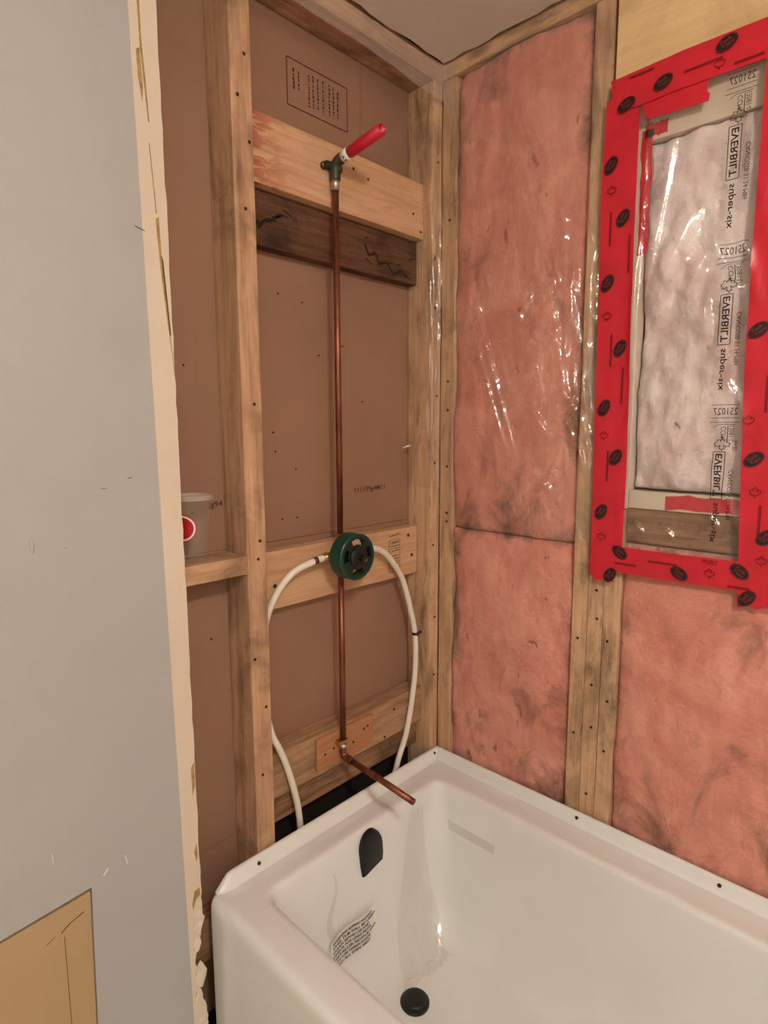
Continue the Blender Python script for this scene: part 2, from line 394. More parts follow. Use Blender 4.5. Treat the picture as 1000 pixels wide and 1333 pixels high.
b_dk = board('blocking_board', X0, X1, 0.055, 0.088, 1.886, 2.0, 'x', 'dark', wb, 'dark old blocking board with gouges below the pale one')
b_md = board('blocking_board', X0, X1, 0.051, 0.088, 1.063, 1.204, 'x', 'block', wb, 'pale blocking board behind the green valve ring')
b_lo = board('blocking_board', X0, X1, 0.030, 0.088, 0.600, 0.712, 'x', 'low', wb, 'worn low blocking board carrying a plywood pad')
b_bt = board('blocking_board', X0, X1, 0.050, 0.088, 0.522, 0.596, 'x', 'old', wb, 'stained lowest blocking board just above the tub rim')
b_sh = board('blocking_board', -0.851, -0.656, 0.0, 0.088, 1.176, 1.216, 'x', 'stud', wb, 'flat blocking board that the plastic cup stands on')
board('blocking_board', -0.851, -0.656, 0.03, 0.088, 0.30, 0.40, 'x', 'old', wb)
pad = board('plywood_pad', -0.457, -0.254, 0.0215, 0.0295, 0.618, 0.704, 'x', 'ply', b_lo.parent, 'small plywood pad behind the copper spout elbow', 0.001)
sp = tube('wood_splinter', [(-0.052, 0.06, 1.44), (-0.085, 0.045, 1.439), (-0.108, 0.043, 1.435)], [0.003, 0.0028, 0.0005], 'white', wb, 6)

def nail(p, axis, parent, r=0.0036):
    """nail head standing a hair proud of a board"""
    o = lathe('nail', [(r*0.6, -0.002), (r, 0.0), (r, 0.0006), (r*0.5, 0.001)], p, axis, 'nail', None, 10)
    o.parent = parent; o.matrix_parent_inverse = parent.matrix_basis.inverted(); return o
for x, z in ((-0.622, 2.22), (-0.64, 2.14), (-0.616, 2.06), (-0.63, 1.93), (-0.625, 1.54), (-0.622, 1.245), (-0.628, 1.205), (-0.645, 0.98), (-0.62, 0.86), (-0.635, 0.7)):
    nail((x, -0.0005, z), (0, -1, 0), stud_mid)
for x, z in ((-0.08, 2.06), (-0.30, 2.11), (-0.25, 2.10), (-0.05, 2.02)): nail((x, 0.0295, z), (0, -1, 0), b_up, 0.0035)
for x, z in ((-0.06, 1.12), (-0.075, 1.18), (-0.55, 1.12)): nail((x, 0.0505, z), (0, -1, 0), b_md, 0.005)
for x, z in ((-0.10, 0.66), (-0.16, 0.68), (-0.53, 0.64), (-0.20, 0.61)): nail((x, 0.0295, z), (0, -1, 0), b_lo, 0.004)
for x, z in ((-0.29, 0.672), (-0.276, 0.676), (-0.43, 0.655), (-0.40, 0.66), (-0.33, 0.65)): nail((x, 0.021, z), (0, -1, 0), pad, 0.0035)
for z in (2.2, 1.95, 1.82, 1.58, 1.39, 1.15, 0.93, 0.75): nail((-0.018+0.006*math.sin(z*9), -0.0005, z), (0, -1, 0), stud_cor, 0.0038)

for x, z in ((-0.49, 1.80), (-0.42, 1.79), (-0.37, 1.67), (-0.29, 1.70), (-0.515, 1.48), (-0.51, 1.435), (-0.56, 1.39), (-0.45, 1.39), (-0.495, 1.27), (-0.45, 1.27), (-0.22, 1.56), (-0.76, 2.1), (-0.735, 1.62), (-0.73, 1.31), (-0.70, 1.02)):
    o_ = lathe('screw_tip', [(0.0026, -0.002), (0.0022, 0.001), (0.0006, 0.004)], (x, 0.0888, z), (0, -1, 0), 'nail', gb_top if z > 1.22 else gb_low, 8)
# writing on the backing paper and stamps on the lumber (flat print)
def printed(name, segs, mat, parent, y):
    """segs: (x0,z0,x1,z1,width) strokes on the plane y, facing -y"""
    v = []; f = []
    for x0, z0, x1, z1, wd in segs:
        d = Vector((x1-x0, z1-z0)); L = d.length or 1; n = Vector((-d.y, d.x))/L*wd/2; k = len(v)
        v += [(x0+n.x, y, z0+n.y), (x1+n.x, y, z1+n.y), (x1-n.x, y, z1-n.y), (x0-n.x, y, z0-n.y)]; f.append((k, k+1, k+2, k+3))
    o = raw(name, v, f, mat, None); o.parent = parent; o.matrix_parent_inverse = parent.matrix_basis.inverted(); return o
xa, xb, za, zb = -0.449, -0.264, 2.222, 2.322
sg = [(xa, za, xb, za, .0026), (xa, zb, xb, zb, .0026), (xa, za, xa, zb, .0026), (xb, za, xb, zb, .0026)]
rr = random.Random(11)
for k, x in enumerate((-0.43, -0.415, -0.385, -0.372, -0.358, -0.342, -0.322, -0.309, -0.295)):
    z = zb-0.012-rr.uniform(0, 0.012) ; end = za+0.012+rr.uniform(0, 0.01) + (0.02 if k < 2 else 0)
    while z > end:
        l = rr.uniform(0.003, 0.009); sg.append((x+rr.uniform(-.001, .001), z, x, max(end, z-l), rr.choice((.003, .004, .005)))); z -= l+rr.uniform(0.001, 0.004)
printed('printed_text_box', sg, 'brown_ink', gb_top, 0.0884)
def put_text(name, s, L, hgt, org, ex, ey, mat, parent, bold=0.0, warp=None):
    v, f = text_fit(s, L, hgt, bold); O = Vector(org); ex = Vector(ex); ey = Vector(ey)
    vv = [O+ex*a+ey*b for a, b in v]
    if warp: vv = [warp(p) for p in vv]
    o = raw(name, vv, f, mat, None); o.parent = parent; o.matrix_parent_inverse = parent.matrix_basis.inverted(); return o
put_text('printed_number', '111139g4M11', 0.118, 0.017, (-0.252, 0.0884, 1.312), (1, 0, 0.02), (0, 0, 1), 'brown_ink', gb_top, 0.02)
put_text('printed_number', 'Jg9411/', 0.064, 0.017, (-0.694, 0.0884, 1.313), (1, 0, 0.02), (0, 0, 1), 'brown_ink', gb_top, 0.02)
sg = []
for z0, z1 in ((1.083, 1.113), (1.120, 1.150), (1.157, 1.176)):
    a, b = -0.158, -0.112
    sg += [(a, z0, b, z0, .002), (a, z0, a, z1, .002), (b, z0, b, z1, .0015), (a, z1, b, z1, .0012), (a+.006, z0+.006, a+.006, z1-.004, .002), (a+.01, z0+.007, b-.006, z0+.009, .0022), (a+.012, z1-.008, b-.005, z1-.006, .0022)]
sg += [(-0.156, 1.186, -0.114, 1.19, .0025)]
printed('grade_stamp', sg, 'brown_ink', b_md, 0.0503)
# gouges and splits in the dark board
sg = []; rr = random.Random(5)
for k in range(10): sg.append((-0.585+0.010*k, 1.915+0.006*k+rr.uniform(-.006, .006), -0.570+0.011*k, 1.928+0.0045*k+rr.uniform(-.006, .006), rr.uniform(.003, .009)))
pts = [(-0.24, 1.955), (-0.225, 1.93), (-0.2, 1.94), (-0.19, 1.915), (-0.16, 1.925), (-0.13, 1.90), (-0.10, 1.915), (-0.075, 1.90)]
for a, b in zip(pts, pts[1:]): sg.append((*a, *b, rr.uniform(.003, .007)))
for k in range(8):
    x = rr.uniform(-.25, -.06); z = rr.uniform(1.9, 1.97); sg.append((x, z, x+rr.uniform(.01, .03), z+rr.uniform(-.01, .01), .003))
printed('gouge_marks', sg, 'gouge', b_dk, 0.0543)

# ---------- painted drywall left of the stripped bays
wl = setting(empty('wall_left'), 'grey painted drywall beside the stripped plumbing wall')
# outline x,z of the sheet with the cut-out at the bottom and a ragged right edge
rr = random.Random(21)
edge = []
z = H-0.004
while z > 0.0:
    amp = 0.0012 if z > 0.56 else 0.003
    xe = -0.807+rr.uniform(-amp, amp)
    if z < 0.46: xe -= 0.010+0.010*math.sin(z*23)
    edge.append((xe, z)); z -= 0.03 if z > 0.6 else 0.012
edge.append((-0.822, 0.0))
def slab(name, pts, y0, y1, mat, parent):
    n = len(pts); v = [(x, y0, z) for x, z in pts]+[(x, y1, z) for x, z in pts]
    return obj(name, v, [tuple(range(n)), tuple(range(n, 2*n))]+[(i, (i+1) % n, n+(i+1) % n, n+i) for i in range(n)], mat, parent)
cut_top = lambda x: 0.655-0.012*(x+1.02)/(-0.147)*1.0
gl = [(-0.86+0.012*(1-z/H)*2, z) for z in [H-0.004-i*(H-0.004)/24 for i in range(25)]]
grey = [(XL+0.1, H-0.004)]+gl+[(-1.037, 0.0), (-1.020, 0.655), (-1.2, 0.642), (XL+0.1, 0.60)]
slab('painted_drywall', grey, -0.013, 0.0, 'grey', wl)
cream = edge+[(x, z) for x, z in reversed(gl)]
cr = slab('bare_plaster_edge', cream, -0.0135, -0.0002, 'cream', wl); cr['label'] = 'cream bare plaster strip along the cut drywall edge'
pt = slab('patch_board', [(XL+0.1, 0.592), (-1.2, 0.634), (-1.0215, 0.645), (-1.0385, 0.0), (XL+0.1, 0.0)], -0.008, -0.0005, 'patch', wl); pt['label'] = 'bare tan board set into the cut-out'
printed('crack', [(-1.035, 0.612, -1.06, 0.604, .002), (-1.06, 0.604, -1.075, 0.594, .002), (-1.085, 0.594, -1.1, 0.586, .0012), (-1.07, 0.585, -1.0705, 0.4, .001)], 'brown_ink', pt, -0.0083)
def chip(pts, mat='torn', y=-0.0142): return slab('torn_paper', pts, y, -0.0134, mat, wl)
# torn brown paper where the old surround was pulled off
chip([(-0.842, 2.30), (-0.837, 2.31), (-0.836, 2.255), (-0.838, 2.20), (-0.8375, 2.14), (-0.834, 2.09), (-0.831, 2.02), (-0.833, 2.02), (-0.837, 2.08), (-0.841, 2.14), (-0.8415, 2.2), (-0.844, 2.25)])
chip([(-0.848, 2.13), (-0.842, 2.135), (-0.839, 2.07), (-0.842, 2.05), (-0.847, 2.09)])
chip([(-0.834, 1.985), (-0.833, 1.985), (-0.826, 1.87), (-0.828, 1.87)])
chip([(-0.829, 1.86), (-0.823, 1.865), (-0.821, 1.78), (-0.815, 1.70), (-0.810, 1.63), (-0.808, 1.585), (-0.812, 1.64), (-0.818, 1.70), (-0.824, 1.77)])
chip([(-0.822, 1.80), (-0.819, 1.79), (-0.811, 1.66), (-0.813, 1.66)], 'brown_ink', -0.0145)
chip([(-0.816, 0.80), (-0.809, 0.81), (-0.809, 0.76), (-0.815, 0.74)])
chip([(-0.818, 0.615), (-0.812, 0.63), (-0.811, 0.60), (-0.815, 0.59)])
chip([(-0.828, 0.50), (-0.822, 0.525), (-0.811, 0.528), (-0.81, 0.51), (-0.82, 0.505), (-0.827, 0.485)])
# loose plaster flakes on the broken edge low down
for z0, sc_, dx in ((0.455, 1.3, 0.004), (0.40, 1.0, -0.002), (0.33, 1.5, 0.002), (0.275, 0.8, -0.008), (0.20, 1.4, 0.0), (0.12, 1.1, 0.004)):
    x0 = -0.821+dx; m_ = 9; pp = []
    for k in range(m_):
        a = 2*math.pi*k/m_; pp.append((x0+0.010*sc_*math.cos(a)*rr.uniform(.5, 1.1), z0+0.024*sc_*math.sin(a)*rr.uniform(.6, 1.1)))
    chip(pp, 'plaster', -0.015-rr.uniform(0, .002))
for x, z, w_, h_ in ((-1.075, 2.03, .006, .012), (-1.074, 1.99, .005, .02), (-1.076, 1.96, .006, .010), (-1.075, 1.90, .003, .03), (-1.076, 1.83, .003, .03), (-1.07, 1.30, .004, .014)):
    pr = []
    vv = []; ff = []
    for j in range(5):
        rr_ = math.cos(j*math.pi/8); hh = 0.0035*math.sin(j*math.pi/8)
        vv += [(x+w_*rr_*math.cos(k*math.pi/6), -0.0128-hh, z+h_*rr_*math.sin(k*math.pi/6)) for k in range(12)]
    for j in range(4):
        for k in range(12): ff.append((j*12+k, j*12+(k+1) % 12, (j+1)*12+(k+1) % 12, (j+1)*12+k))
    obj('paint_blister', vv, ff, 'grey', wl, True)
# scuffs in the paint
def scuff(name, segs, mat): printed(name, segs, mat, wl, -0.0137)
scuff('paint_scuff', [(-0.998, 0.666, -0.99, 0.676, .003), (-0.957, 0.685, -0.954, 0.665, .0015), (-1.08, 0.755, -1.079, 0.735, .001)], 'white')
scuff('hairline_mark', [(-0.868, 1.84, -0.85, 1.835, .0015), (-0.908, 1.40, -0.9, 1.402, .0012), (-0.955, 1.385, -0.945, 1.385, .001), (-1.02, 1.29, -1.019, 1.29, .002)], 'nail')

# ---------- right wall (outside wall): studs, plates
wr_ = setting(empty('wall_right'), 'stripped outside wall with studs and pink insulation')
box('sheathing', 0.098, 0.11, YF, 0.02, 0.0, H+0.03, 'old', wr_)
def studB(y0, y1, lab, z0=0.04, z1=2.405, x0=0.002, mat='stud_b'):
    return board('stud', x0, 0.097, y0, y1, z0, z1, 'z', mat, wr_, lab)
sB1 = studB(-0.047, -0.0005, 'corner stud at the edge of the first insulation bay', x0=0.0045)
sB2 = studB(-0.4655, -0.427, 'inner stud of the triple stud beside the window')
sB3 = studB(-0.5055, -0.4665, 'middle stud of the triple stud beside the window', z1=2.20)
sB4 = studB(-0.545, -0.5065, 'outer stud of the triple stud beside the window', z1=1.30)
studB(-0.97, -0.932, 'stud beyond the right hand tape'); studB(-1.32, -1.28, None); studB(-1.72, -1.68, None); studB(-2.12, -2.08, None)
board('top_plate', 0.0, 0.097, YF, 0.0, 2.406, 2.452, 'y', 'stud_b', wr_, 'top plate above the insulation')
board('sole_plate', 0.0, 0.097, YF, 0.0, 0.0, 0.038, 'y', 'old', wr_)
hd = board('header_board', 0.010, 0.05, -0.93, -0.4735, 2.205, 2.405, 'y', 'header', wr_, 'pale wood header above the window opening')
for y, z in ((-0.445, 0.97), (-0.444, 0.72), (-0.488, 1.10), (-0.492, 1.03), (-0.486, 0.86), (-0.49, 0.75), (-0.485, 0.57), (-0.52, 0.98), (-0.527, 0.83), (-0.524, 0.70)):
    nail((0.0017, y, z), (-1, 0, 0), sB2 if y > -0.466 else (sB3 if y > -0.506 else sB4), 0.0036)
for z in (2.05, 1.62, 1.54, 1.38, 1.245, 1.22): nail((0.0042, -0.028, z), (-1, 0, 0), sB1, 0.004)

# window opening: cream frame behind the plastic
win = setting(empty('window_1'), 'covered window opening with cream frame')
board('window_frame', 0.012, 0.05, -0.548, -0.5065, 1.302, 2.172, 'z', 'cream', win, 'cream side piece of the window frame')
board('window_frame', 0.012, 0.05, -0.93, -0.549, 2.088, 2.172, 'y', 'cream', win, 'cream head piece of the window frame')
board('window_frame', 0.012, 0.05, -0.93, -0.549, 1.305, 1.345, 'y', 'cream', win, 'cream sill piece of the window frame')
board('rough_sill', 0.016, 0.06, -0.93, -0.546, 1.225, 1.304, 'y', 'old', win, 'grey rough sill board under the frame')
def strip(name, y0, y1, z0, z1, x, mat, parent, seed=0, jag=0.003):
    r = random.Random(seed); n = 10; v = []; f = []
    horiz = (y1-y0) > (z1-z0)
    for i in range(n+1):
        s = i/n
        if horiz: yy = y0+(y1-y0)*s; v += [(x, yy, z0+r.uniform(-jag, jag)), (x, yy, z1+r.uniform(-jag, jag))]
        else: zz = z0+(z1-z0)*s; v += [(x, y0+r.uniform(-jag, jag), zz), (x, y1+r.uniform(-jag, jag), zz)]
    k = len(v); v += [(a+0.0012, b, c) for a, b, c in v]
    for i in range(n):
        a = 2*i; f += [(a, a+1, a+3, a+2), (k+a, k+a+2, k+a+3, k+a+1), (a, a+2, k+a+2, k+a), (a+1, k+a+1, k+a+3, a+3)]
    f += [(0, k, k+1, 1), (2*n, 2*n+1, k+2*n+1, k+2*n)]
    return obj(name, v, f, mat, parent)
for i, (y0, y1, z0, z1) in enumerate(((-0.562, -0.540, 1.86, 2.112), (-0.590, -0.545, 2.096, 2.122), (-0.79, -0.63, 1.309, 1.34))):
    s_ = strip('inner_tape', y0, y1, z0, z1, 0.0108, 'tape', win, i); s_['label'] = 'piece of red tape stuck to the frame behind the plastic'

# rest of the room behind the camera
setting(box('wall_front', XL, 0.12, YF-0.02, YF, 0, H+0.03, 'room'), 'plain painted wall behind the camera')
setting(box('wall_side', XL-0.02, XL, YF, 0.12, 0, H+0.03, 'room'), 'plain painted side wall outside the photo')

# ================================================================== LAMP (on the ceiling, behind the camera)
lamp = tag(empty('ceiling_light', (-1.42, -1.80, H)), 'frosted dome ceiling light behind the camera', 'lamp')
lathe('base_plate', [(0.125, 0.0), (0.125, 0.018), (0.118, 0.026), (0.05, 0.027)], (0, 0, 0), (0, 0, -1), 'chrome', lamp, 28)
lathe('glass_bowl', [(0.110, 0.029)]+[(0.112*math.cos(math.pi*k/12), 0.03+0.10*math.sin(math.pi*k/12)) for k in range(0, 6)]+[(0.006, 0.13)], (0, 0, 0), (0, 0, -1), 'bulb', lamp, 14)
lathe('finial', [(0.010, 0.129), (0.008, 0.138), (0.002, 0.142)], (0, 0, 0), (0, 0, -1), 'chrome', lamp, 12)

# ================================================================== INSULATION
def batt(name, y0, y1, z0, z1, label, mat='pink', x0=0.012, thick=0.07, bulge=0.010, lump=0.010, seed=0, tuck=0.009, group='insulation batts'):
    ny = max(8, int((y1-y0)/0.0085)); nz = max(8, int((z1-z0)/0.0085)); v = []; f = []
    for j in range(nz+1):
        z = z0+(z1-z0)*j/nz; t_ = j/nz
        for i in range(ny+1):
            y = y0+(y1-y0)*i/ny; s = i/ny
            n = noise.fractal(Vector((y*9+seed, z*6, seed*1.7)), 1.0, 2.0, 4)*lump + noise.fractal(Vector((y*34+seed, z*22, seed)), 1.0, 2.0, 3)*lump*0.30
            e = max(0, abs(2*s-1))**14*(0.6+noise.noise(Vector((z*8, seed, s*2)))); ez = max(0, abs(2*t_-1))**40
            x = x0 - bulge*(1-(2*s-1)**2) + n + tuck*e + tuck*0.8*ez
            v.append((max(x, 0.004), y, z))
    W = ny+1; k = len(v); v += [(x0+thick, y0, z0), (x0+thick, y1, z0), (x0+thick, y1, z1), (x0+thick, y0, z1)]
    for j in range(nz):
        for i in range(ny): a = j*W+i; f.append((a, a+1, a+W+1, a+W))
    f += [tuple(range(W))+(k+1, k), tuple(nz*W+i for i in range(W-1, -1, -1))+(k+3, k+2), tuple(j*W for j in range(nz, -1, -1))+(k, k+3), tuple(j*W+ny for j in range(nz+1))+(k+2, k+1), (k, k+1, k+2, k+3)]
    o = obj(name, v, f, mat); 
    for p in o.data.polygons: p.use_smooth = len(p.vertices) == 4
    return tag(o, label, 'insulation', group)
batt('insulation_batt', -0.4265, -0.0475, 1.206, 2.405, 'tall pink insulation batt in the corner bay beneath shiny plastic', seed=1)
batt('insulation_batt', -0.4265, -0.0475, 0.495, 1.204, 'lower pink insulation batt in the corner bay above the tub corner', seed=5, bulge=0.012)
batt('insulation_batt', -0.9315, -0.5455, 0.495, 1.222, 'pink insulation batt directly under the taped window', seed=9, bulge=0.009)
batt('insulation_batt', -1.2795, -0.9705, 0.40, 2.405, 'pink insulation batt in the bay right of the window', seed=15)
batt('insulation_batt', -0.93, -0.553, 1.352, 2.084, 'pale greyish pink insulation filling the window opening behind printed plastic', 'pinkgrey', 0.030, 0.05, 0.014, 0.024, seed=19, tuck=0.004)

# ================================================================== PLASTIC SHEETS
def ridge_fn(ridges):
    R_ = []
    for (y0, z0, y1, z1, amp, wd) in ridges:
        d = Vector((y1-y0, z1-z0)); R_.append((y0, z0, d.x/d.length, d.y/d.length, d.length, amp, wd))
    def fn(y, z):
        s = 0.0
        for y0, z0, dx, dz, L, amp, wd in R_:
            py, pz = y-y0, z-z0; t_ = py*dx+pz*dz
            if t_ < 0 or t_ > L: continue
            n = -py*dz+pz*dx
            if abs(n) > 3*wd: continue
            tp_ = math.sin(math.pi*t_/L)**0.6
            q = n/wd; s += amp*tp_*math.exp(-q*q)
        return s
    return fn
rr = random.Random(33)
r1 = [(-0.07, 2.02, -0.27, 1.40, .010, .006), (-0.10, 1.82, -0.24, 1.42, .009, .0055), (-0.17, 2.12, -0.34, 1.98, .005, .006), (-0.24, 2.2, -0.33, 1.9, .004, .005), (-0.06, 2.25, -0.20, 1.75, .004, .006),
      (-0.055, 2.3, -0.062, 1.3, .006, .006), (-0.36, 2.05, -0.43, 1.62, .013, .012), (-0.34, 1.85, -0.41, 1.5, .012, .010), (-0.28, 1.68, -0.42, 1.86, .009, .010), (-0.27, 1.60, -0.37, 1.70, .010, .008),
      (-0.30, 1.86, -0.37, 1.80, .011, .008), (-0.33, 1.93, -0.39, 1.84, .013, .010), (-0.395, 1.86, -0.40, 1.70, .014, .010), (-0.30, 1.55, -0.36, 1.46, .011, .008), (-0.28, 1.42, -0.40, 1.30, .010, .009), (-0.445, 1.98, -0.44, 1.45, .013, .010), (-0.43, 1.62, -0.46, 1.50, .012, .008), (-0.455, 1.90, -0.45, 1.72, .010, .007)]
for k in range(60):
    y = -0.28-0.17*rr.random()**0.8; z = 1.28+0.78*rr.random(); a = rr.gauss(1.35, 0.5); L = rr.uniform(.04, .20); wd = rr.uniform(.003, .008)
    r1.append((y, z, max(-0.468, min(-0.05, y-L*math.cos(a))), z-L*math.sin(a), wd*rr.uniform(.7, 1.7)*rr.choice((1, 1, 1, -0.6)), wd))
for k in range(22):
    y = -0.06-0.25*rr.random(); z = 1.3+0.95*rr.random(); a = rr.gauss(1.2, 0.6); L = rr.uniform(.08, .3); wd = rr.uniform(.003, .006)
    r1.append((y, z, max(-0.44, y-L*math.cos(a)), z-L*math.sin(a), wd*rr.uniform(.4, .9), wd))
rf1 = ridge_fn(r1)
def film1(y, z):
    s = (y+0.47)/0.47
    bulge = 0.010*math.sin(math.pi*max(0, min(1, (y+0.42)/0.37)))**1.0 if -0.42 < y < -0.05 else 0
    return -0.0045-bulge-min(0.016, max(0, rf1(y, z)))-0.12*min(0, rf1(y, z))-0.0015*noise.noise(Vector((y*12, z*7, 3.1)))-0.0015
def sheet(name, y0, y1, z0, z1, fn, mat, dy=0.0026, dz=0.005, jag=0.0, seed=0):
    ny = int((y1-y0)/dy); nz = int((z1-z0)/dz); v = []; f = []
    for j in range(nz+1):
        for i in range(ny+1):
            y = y0+(y1-y0)*i/ny; z = z0+(z1-z0)*j/nz
            if jag: z += jag*(1-j/nz)*noise.noise(Vector((y*14, seed, 0)))
            v.append((fn(y, z), y, z))
    W = ny+1
    for j in range(nz):
        for i in range(ny): a = j*W+i; f.append((a, a+W, a+W+1, a+1))
    return raw(name, v, f, mat, None, True)
s1 = sheet('plastic_sheet', -0.476, -0.011, 1.215, 2.40, film1, 'film', jag=0.03, seed=2)
tag(s1, 'clear wrinkled plastic sheet over the corner insulation bay', 'plastic sheet')

rr = random.Random(51)
r2_ = [(-0.56, 2.05, -0.545, 1.62, .006, .006), (-0.62, 2.1, -0.56, 1.7, .007, .007), (-0.545, 1.95, -0.553, 1.5, .006, .005), (-0.665, 1.94, -0.575, 1.68, .026, .020), (-0.615, 1.84, -0.57, 1.62, .018, .013), (-0.70, 1.86, -0.64, 1.72, .012, .012),
       (-0.695, 1.87, -0.72, 1.80, .012, .008), (-0.72, 1.80, -0.77, 1.79, .012, .008), (-0.74, 1.87, -0.765, 1.81, .012, .008), (-0.69, 1.75, -0.70, 1.66, .012, .008), (-0.70, 1.78, -0.76, 1.75, .012, .008), (-0.73, 1.60, -0.76, 1.53, .010, .008),
       (-0.64, 1.245, -0.78, 1.262, .010, .007), (-0.57, 1.24, -0.70, 1.215, .008, .006), (-0.67, 1.235, -0.78, 1.225, .008, .005), (-0.63, 1.28, -0.66, 1.25, .009, .005), (-0.57, 1.28, -0.60, 1.25, .008, .005), (-0.72, 1.31, -0.75, 1.28, .008, .005)]
for k in range(40):
    y = -0.54-0.24*rr.random(); z = 1.25+0.9*rr.random(); a = rr.gauss(1.3, 0.5); L = rr.uniform(.05, .22); wd = rr.uniform(.003, .008)
    r2_.append((y, z, max(-0.79, y+L*math.cos(a)*rr.choice((1, -1))), z-L*math.sin(a), wd*rr.uniform(.3, .8), wd))
rf2 = ridge_fn(r2_)
def film2(y, z): return -0.0105-min(0.027, rf2(y, z))*min(1, max(0, (y+0.80)/0.03))*min(1, max(0, (-0.53-y)/0.02))-0.0015*noise.noise(Vector((y*8, z*5, 9.1)))
s2 = sheet('plastic_sheet', -0.852, -0.492, 1.165, 2.205, film2, 'film')
tag(s2, 'clear printed plastic sheet taped over the window', 'plastic sheet')
# mirrored print seen through the back of the sheet
on2 = lambda p: Vector((film2(p.y, p.z)-0.0007, p.y, p.z))
def strokes_on(name, segs, mat, parent, fn, off=0.0007):
    v = []; f = []
    for y0, z0, y1, z1, wd in segs:
        d = Vector((y1-y0, z1-z0)); L = d.length or 1; n = Vector((-d.y, d.x))/L*wd/2; m = max(1, int(L/0.008))
        for i in range(m):
            k = len(v); a = (y0+d.x*i/m, z0+d.y*i/m); b = (y0+d.x*(i+1)/m, z0+d.y*(i+1)/m)
            for q in ((a[0]+n.x, a[1]+n.y), (b[0]+n.x, b[1]+n.y), (b[0]-n.x, b[1]-n.y), (a[0]-n.x, a[1]-n.y)): v.append((fn(*q)-off, q[0], q[1]))
            f.append((k, k+1, k+2, k+3))
    o = raw(name, v, f, mat, parent); return o
LEAF = [(0, -1), (.1, -.45), (.55, -.55), (.5, -.35), (.95, .05), (.78, .12), (.85, .45), (.55, .38), (.5, .52), (.22, .25), (.32, .78), (.15, .72), (0, 1)]
LEAF = LEAF+[(-a, b) for a, b in reversed(LEAF[1:-1])]
DN = (0, 0, -1); LT = (0, 1, 0)      # the lettering runs down, its tops to the left: seen mirrored
for zt in (2.148, 1.838, 1.530):
    yo = 0.0 if zt > 2 else (-0.006 if zt > 1.7 else -0.012)
    Y = lambda y: y+yo
    put_text('printed_number', '251027', 0.044, 0.014, (0, Y(-0.752), zt-0.018), LT, (0, 0, 1), 'ink', s2, warp=on2)
    for q in ([(Y(-0.756), zt+0.002, Y(-0.705), zt+0.002, .001)], [(Y(-0.756), zt-.024, Y(-0.705), zt-.024, .001)], [(Y(-0.757), zt-.033, Y(-0.702), zt-.033, .001)], [(Y(-0.75), zt-.037, Y(-0.72), zt-.037, .001), (Y(-0.72), zt-.037, Y(-0.71), zt-.043, .001)]):
        strokes_on('printed_rule', q, 'ink', s2, film2)
    put_text('printed_text', 'CCMC', 0.031, 0.009, (0, Y(-0.733), zt-0.041), DN, LT, 'ink', s2, warp=on2)
    put_text('printed_text', '13081-L', 0.032, 0.009, (0, Y(-0.748), zt-0.040), DN, LT, 'ink', s2, warp=on2)
    strokes_on('printed_rule', [(Y(-0.7365), zt-.040, Y(-0.7365), zt-.074, .0014)], 'ink', s2, film2)
    lp = [(Y(-0.728)-a*0.016, zt-0.075+b*-0.014) for a, b in LEAF]
    strokes_on('printed_leaf', [(*lp[i], *lp[(i+1) % len(lp)], .0012) for i in range(len(lp))], 'ink', s2, film2)
    za_, zb_ = zt-0.092, zt-0.188; ya, yb = Y(-0.713), Y(-0.735)
    strokes_on('printed_border', [(ya, za_, yb, za_, .0014), (ya, zb_, yb, zb_, .0014), (ya, za_, ya, zb_, .0014), (yb, za_, yb, zb_, .0014)], 'ink', s2, film2)
    put_text('printed_text', 'EVERBILT', 0.087, 0.013, (0, Y(-0.7305), za_-0.004), DN, LT, 'ink', s2, 0.02, on2)
    put_text('printed_text', 'super-six', 0.082, 0.015, (0, Y(-0.732), zb_-0.008), DN, LT, 'ink', s2, 0.015, on2)
    put_text('printed_text', 'CAN/CGSB-51.34-M86', 0.102, 0.0085, (0, Y(-0.752), zt-0.128), DN, LT, 'ink', s2, warp=on2)

# film tucked round the corner studs and over the top plate
def drape(name, path, z0, z1, amp, mat, label, seed, ztop=None, nz=120):
    P = spline([(x, y, 0) for x, y in path], 8); v = []; f = []; W = len(P)
    for j in range(nz+1):
        for i, p in enumerate(P):
            s = i/(W-1); zt = ztop(s) if ztop else z1; zb = z0(s) if callable(z0) else z0
            z = zb+(zt-zb)*j/nz
            tn = P[min(i+1, W-1)]-P[max(i-1, 0)]; n = Vector((tn.y, -tn.x, 0)).normalized()
            a = noise.fractal(Vector((s*7+seed, z*5.0, seed)), 1.0, 2.0, 3)
            q = p+n*amp*abs(a); v.append((q.x, q.y, z))
    for j in range(nz):
        for i in range(W-1): a = j*W+i; f.append((a, a+1, a+W+1, a+W))
    o = raw(name, v, f, mat, None, True); return tag(o, label, 'plastic sheet')
drape('plastic_wrap', [(-0.0375, 0.085), (-0.040, 0.05), (-0.041, 0.02), (-0.040, -0.004), (-0.034, -0.0065), (-0.018, -0.006), (-0.008, -0.0085)], 1.32, 2.30, 0.011, 'film', 'shiny clear plastic wrapped around the corner studs', 4)
def zlow(s): return 2.372-0.040*s**2-0.012*abs(math.sin(s*7.5))*s-(0.055*max(0, (s-0.86)/0.14))
drape('plastic_wrap', [(-0.80, -0.004), (-0.66, -0.006), (-0.5, -0.006), (-0.35, -0.009), (-0.2, -0.008), (-0.1, -0.012), (-0.035, -0.016), (-0.012, -0.022), (-0.010, -0.05)], zlow, 2.432, 0.006, 'film_dusty', 'dusty plastic hanging over the top plate at the ceiling corner', 8, nz=24)

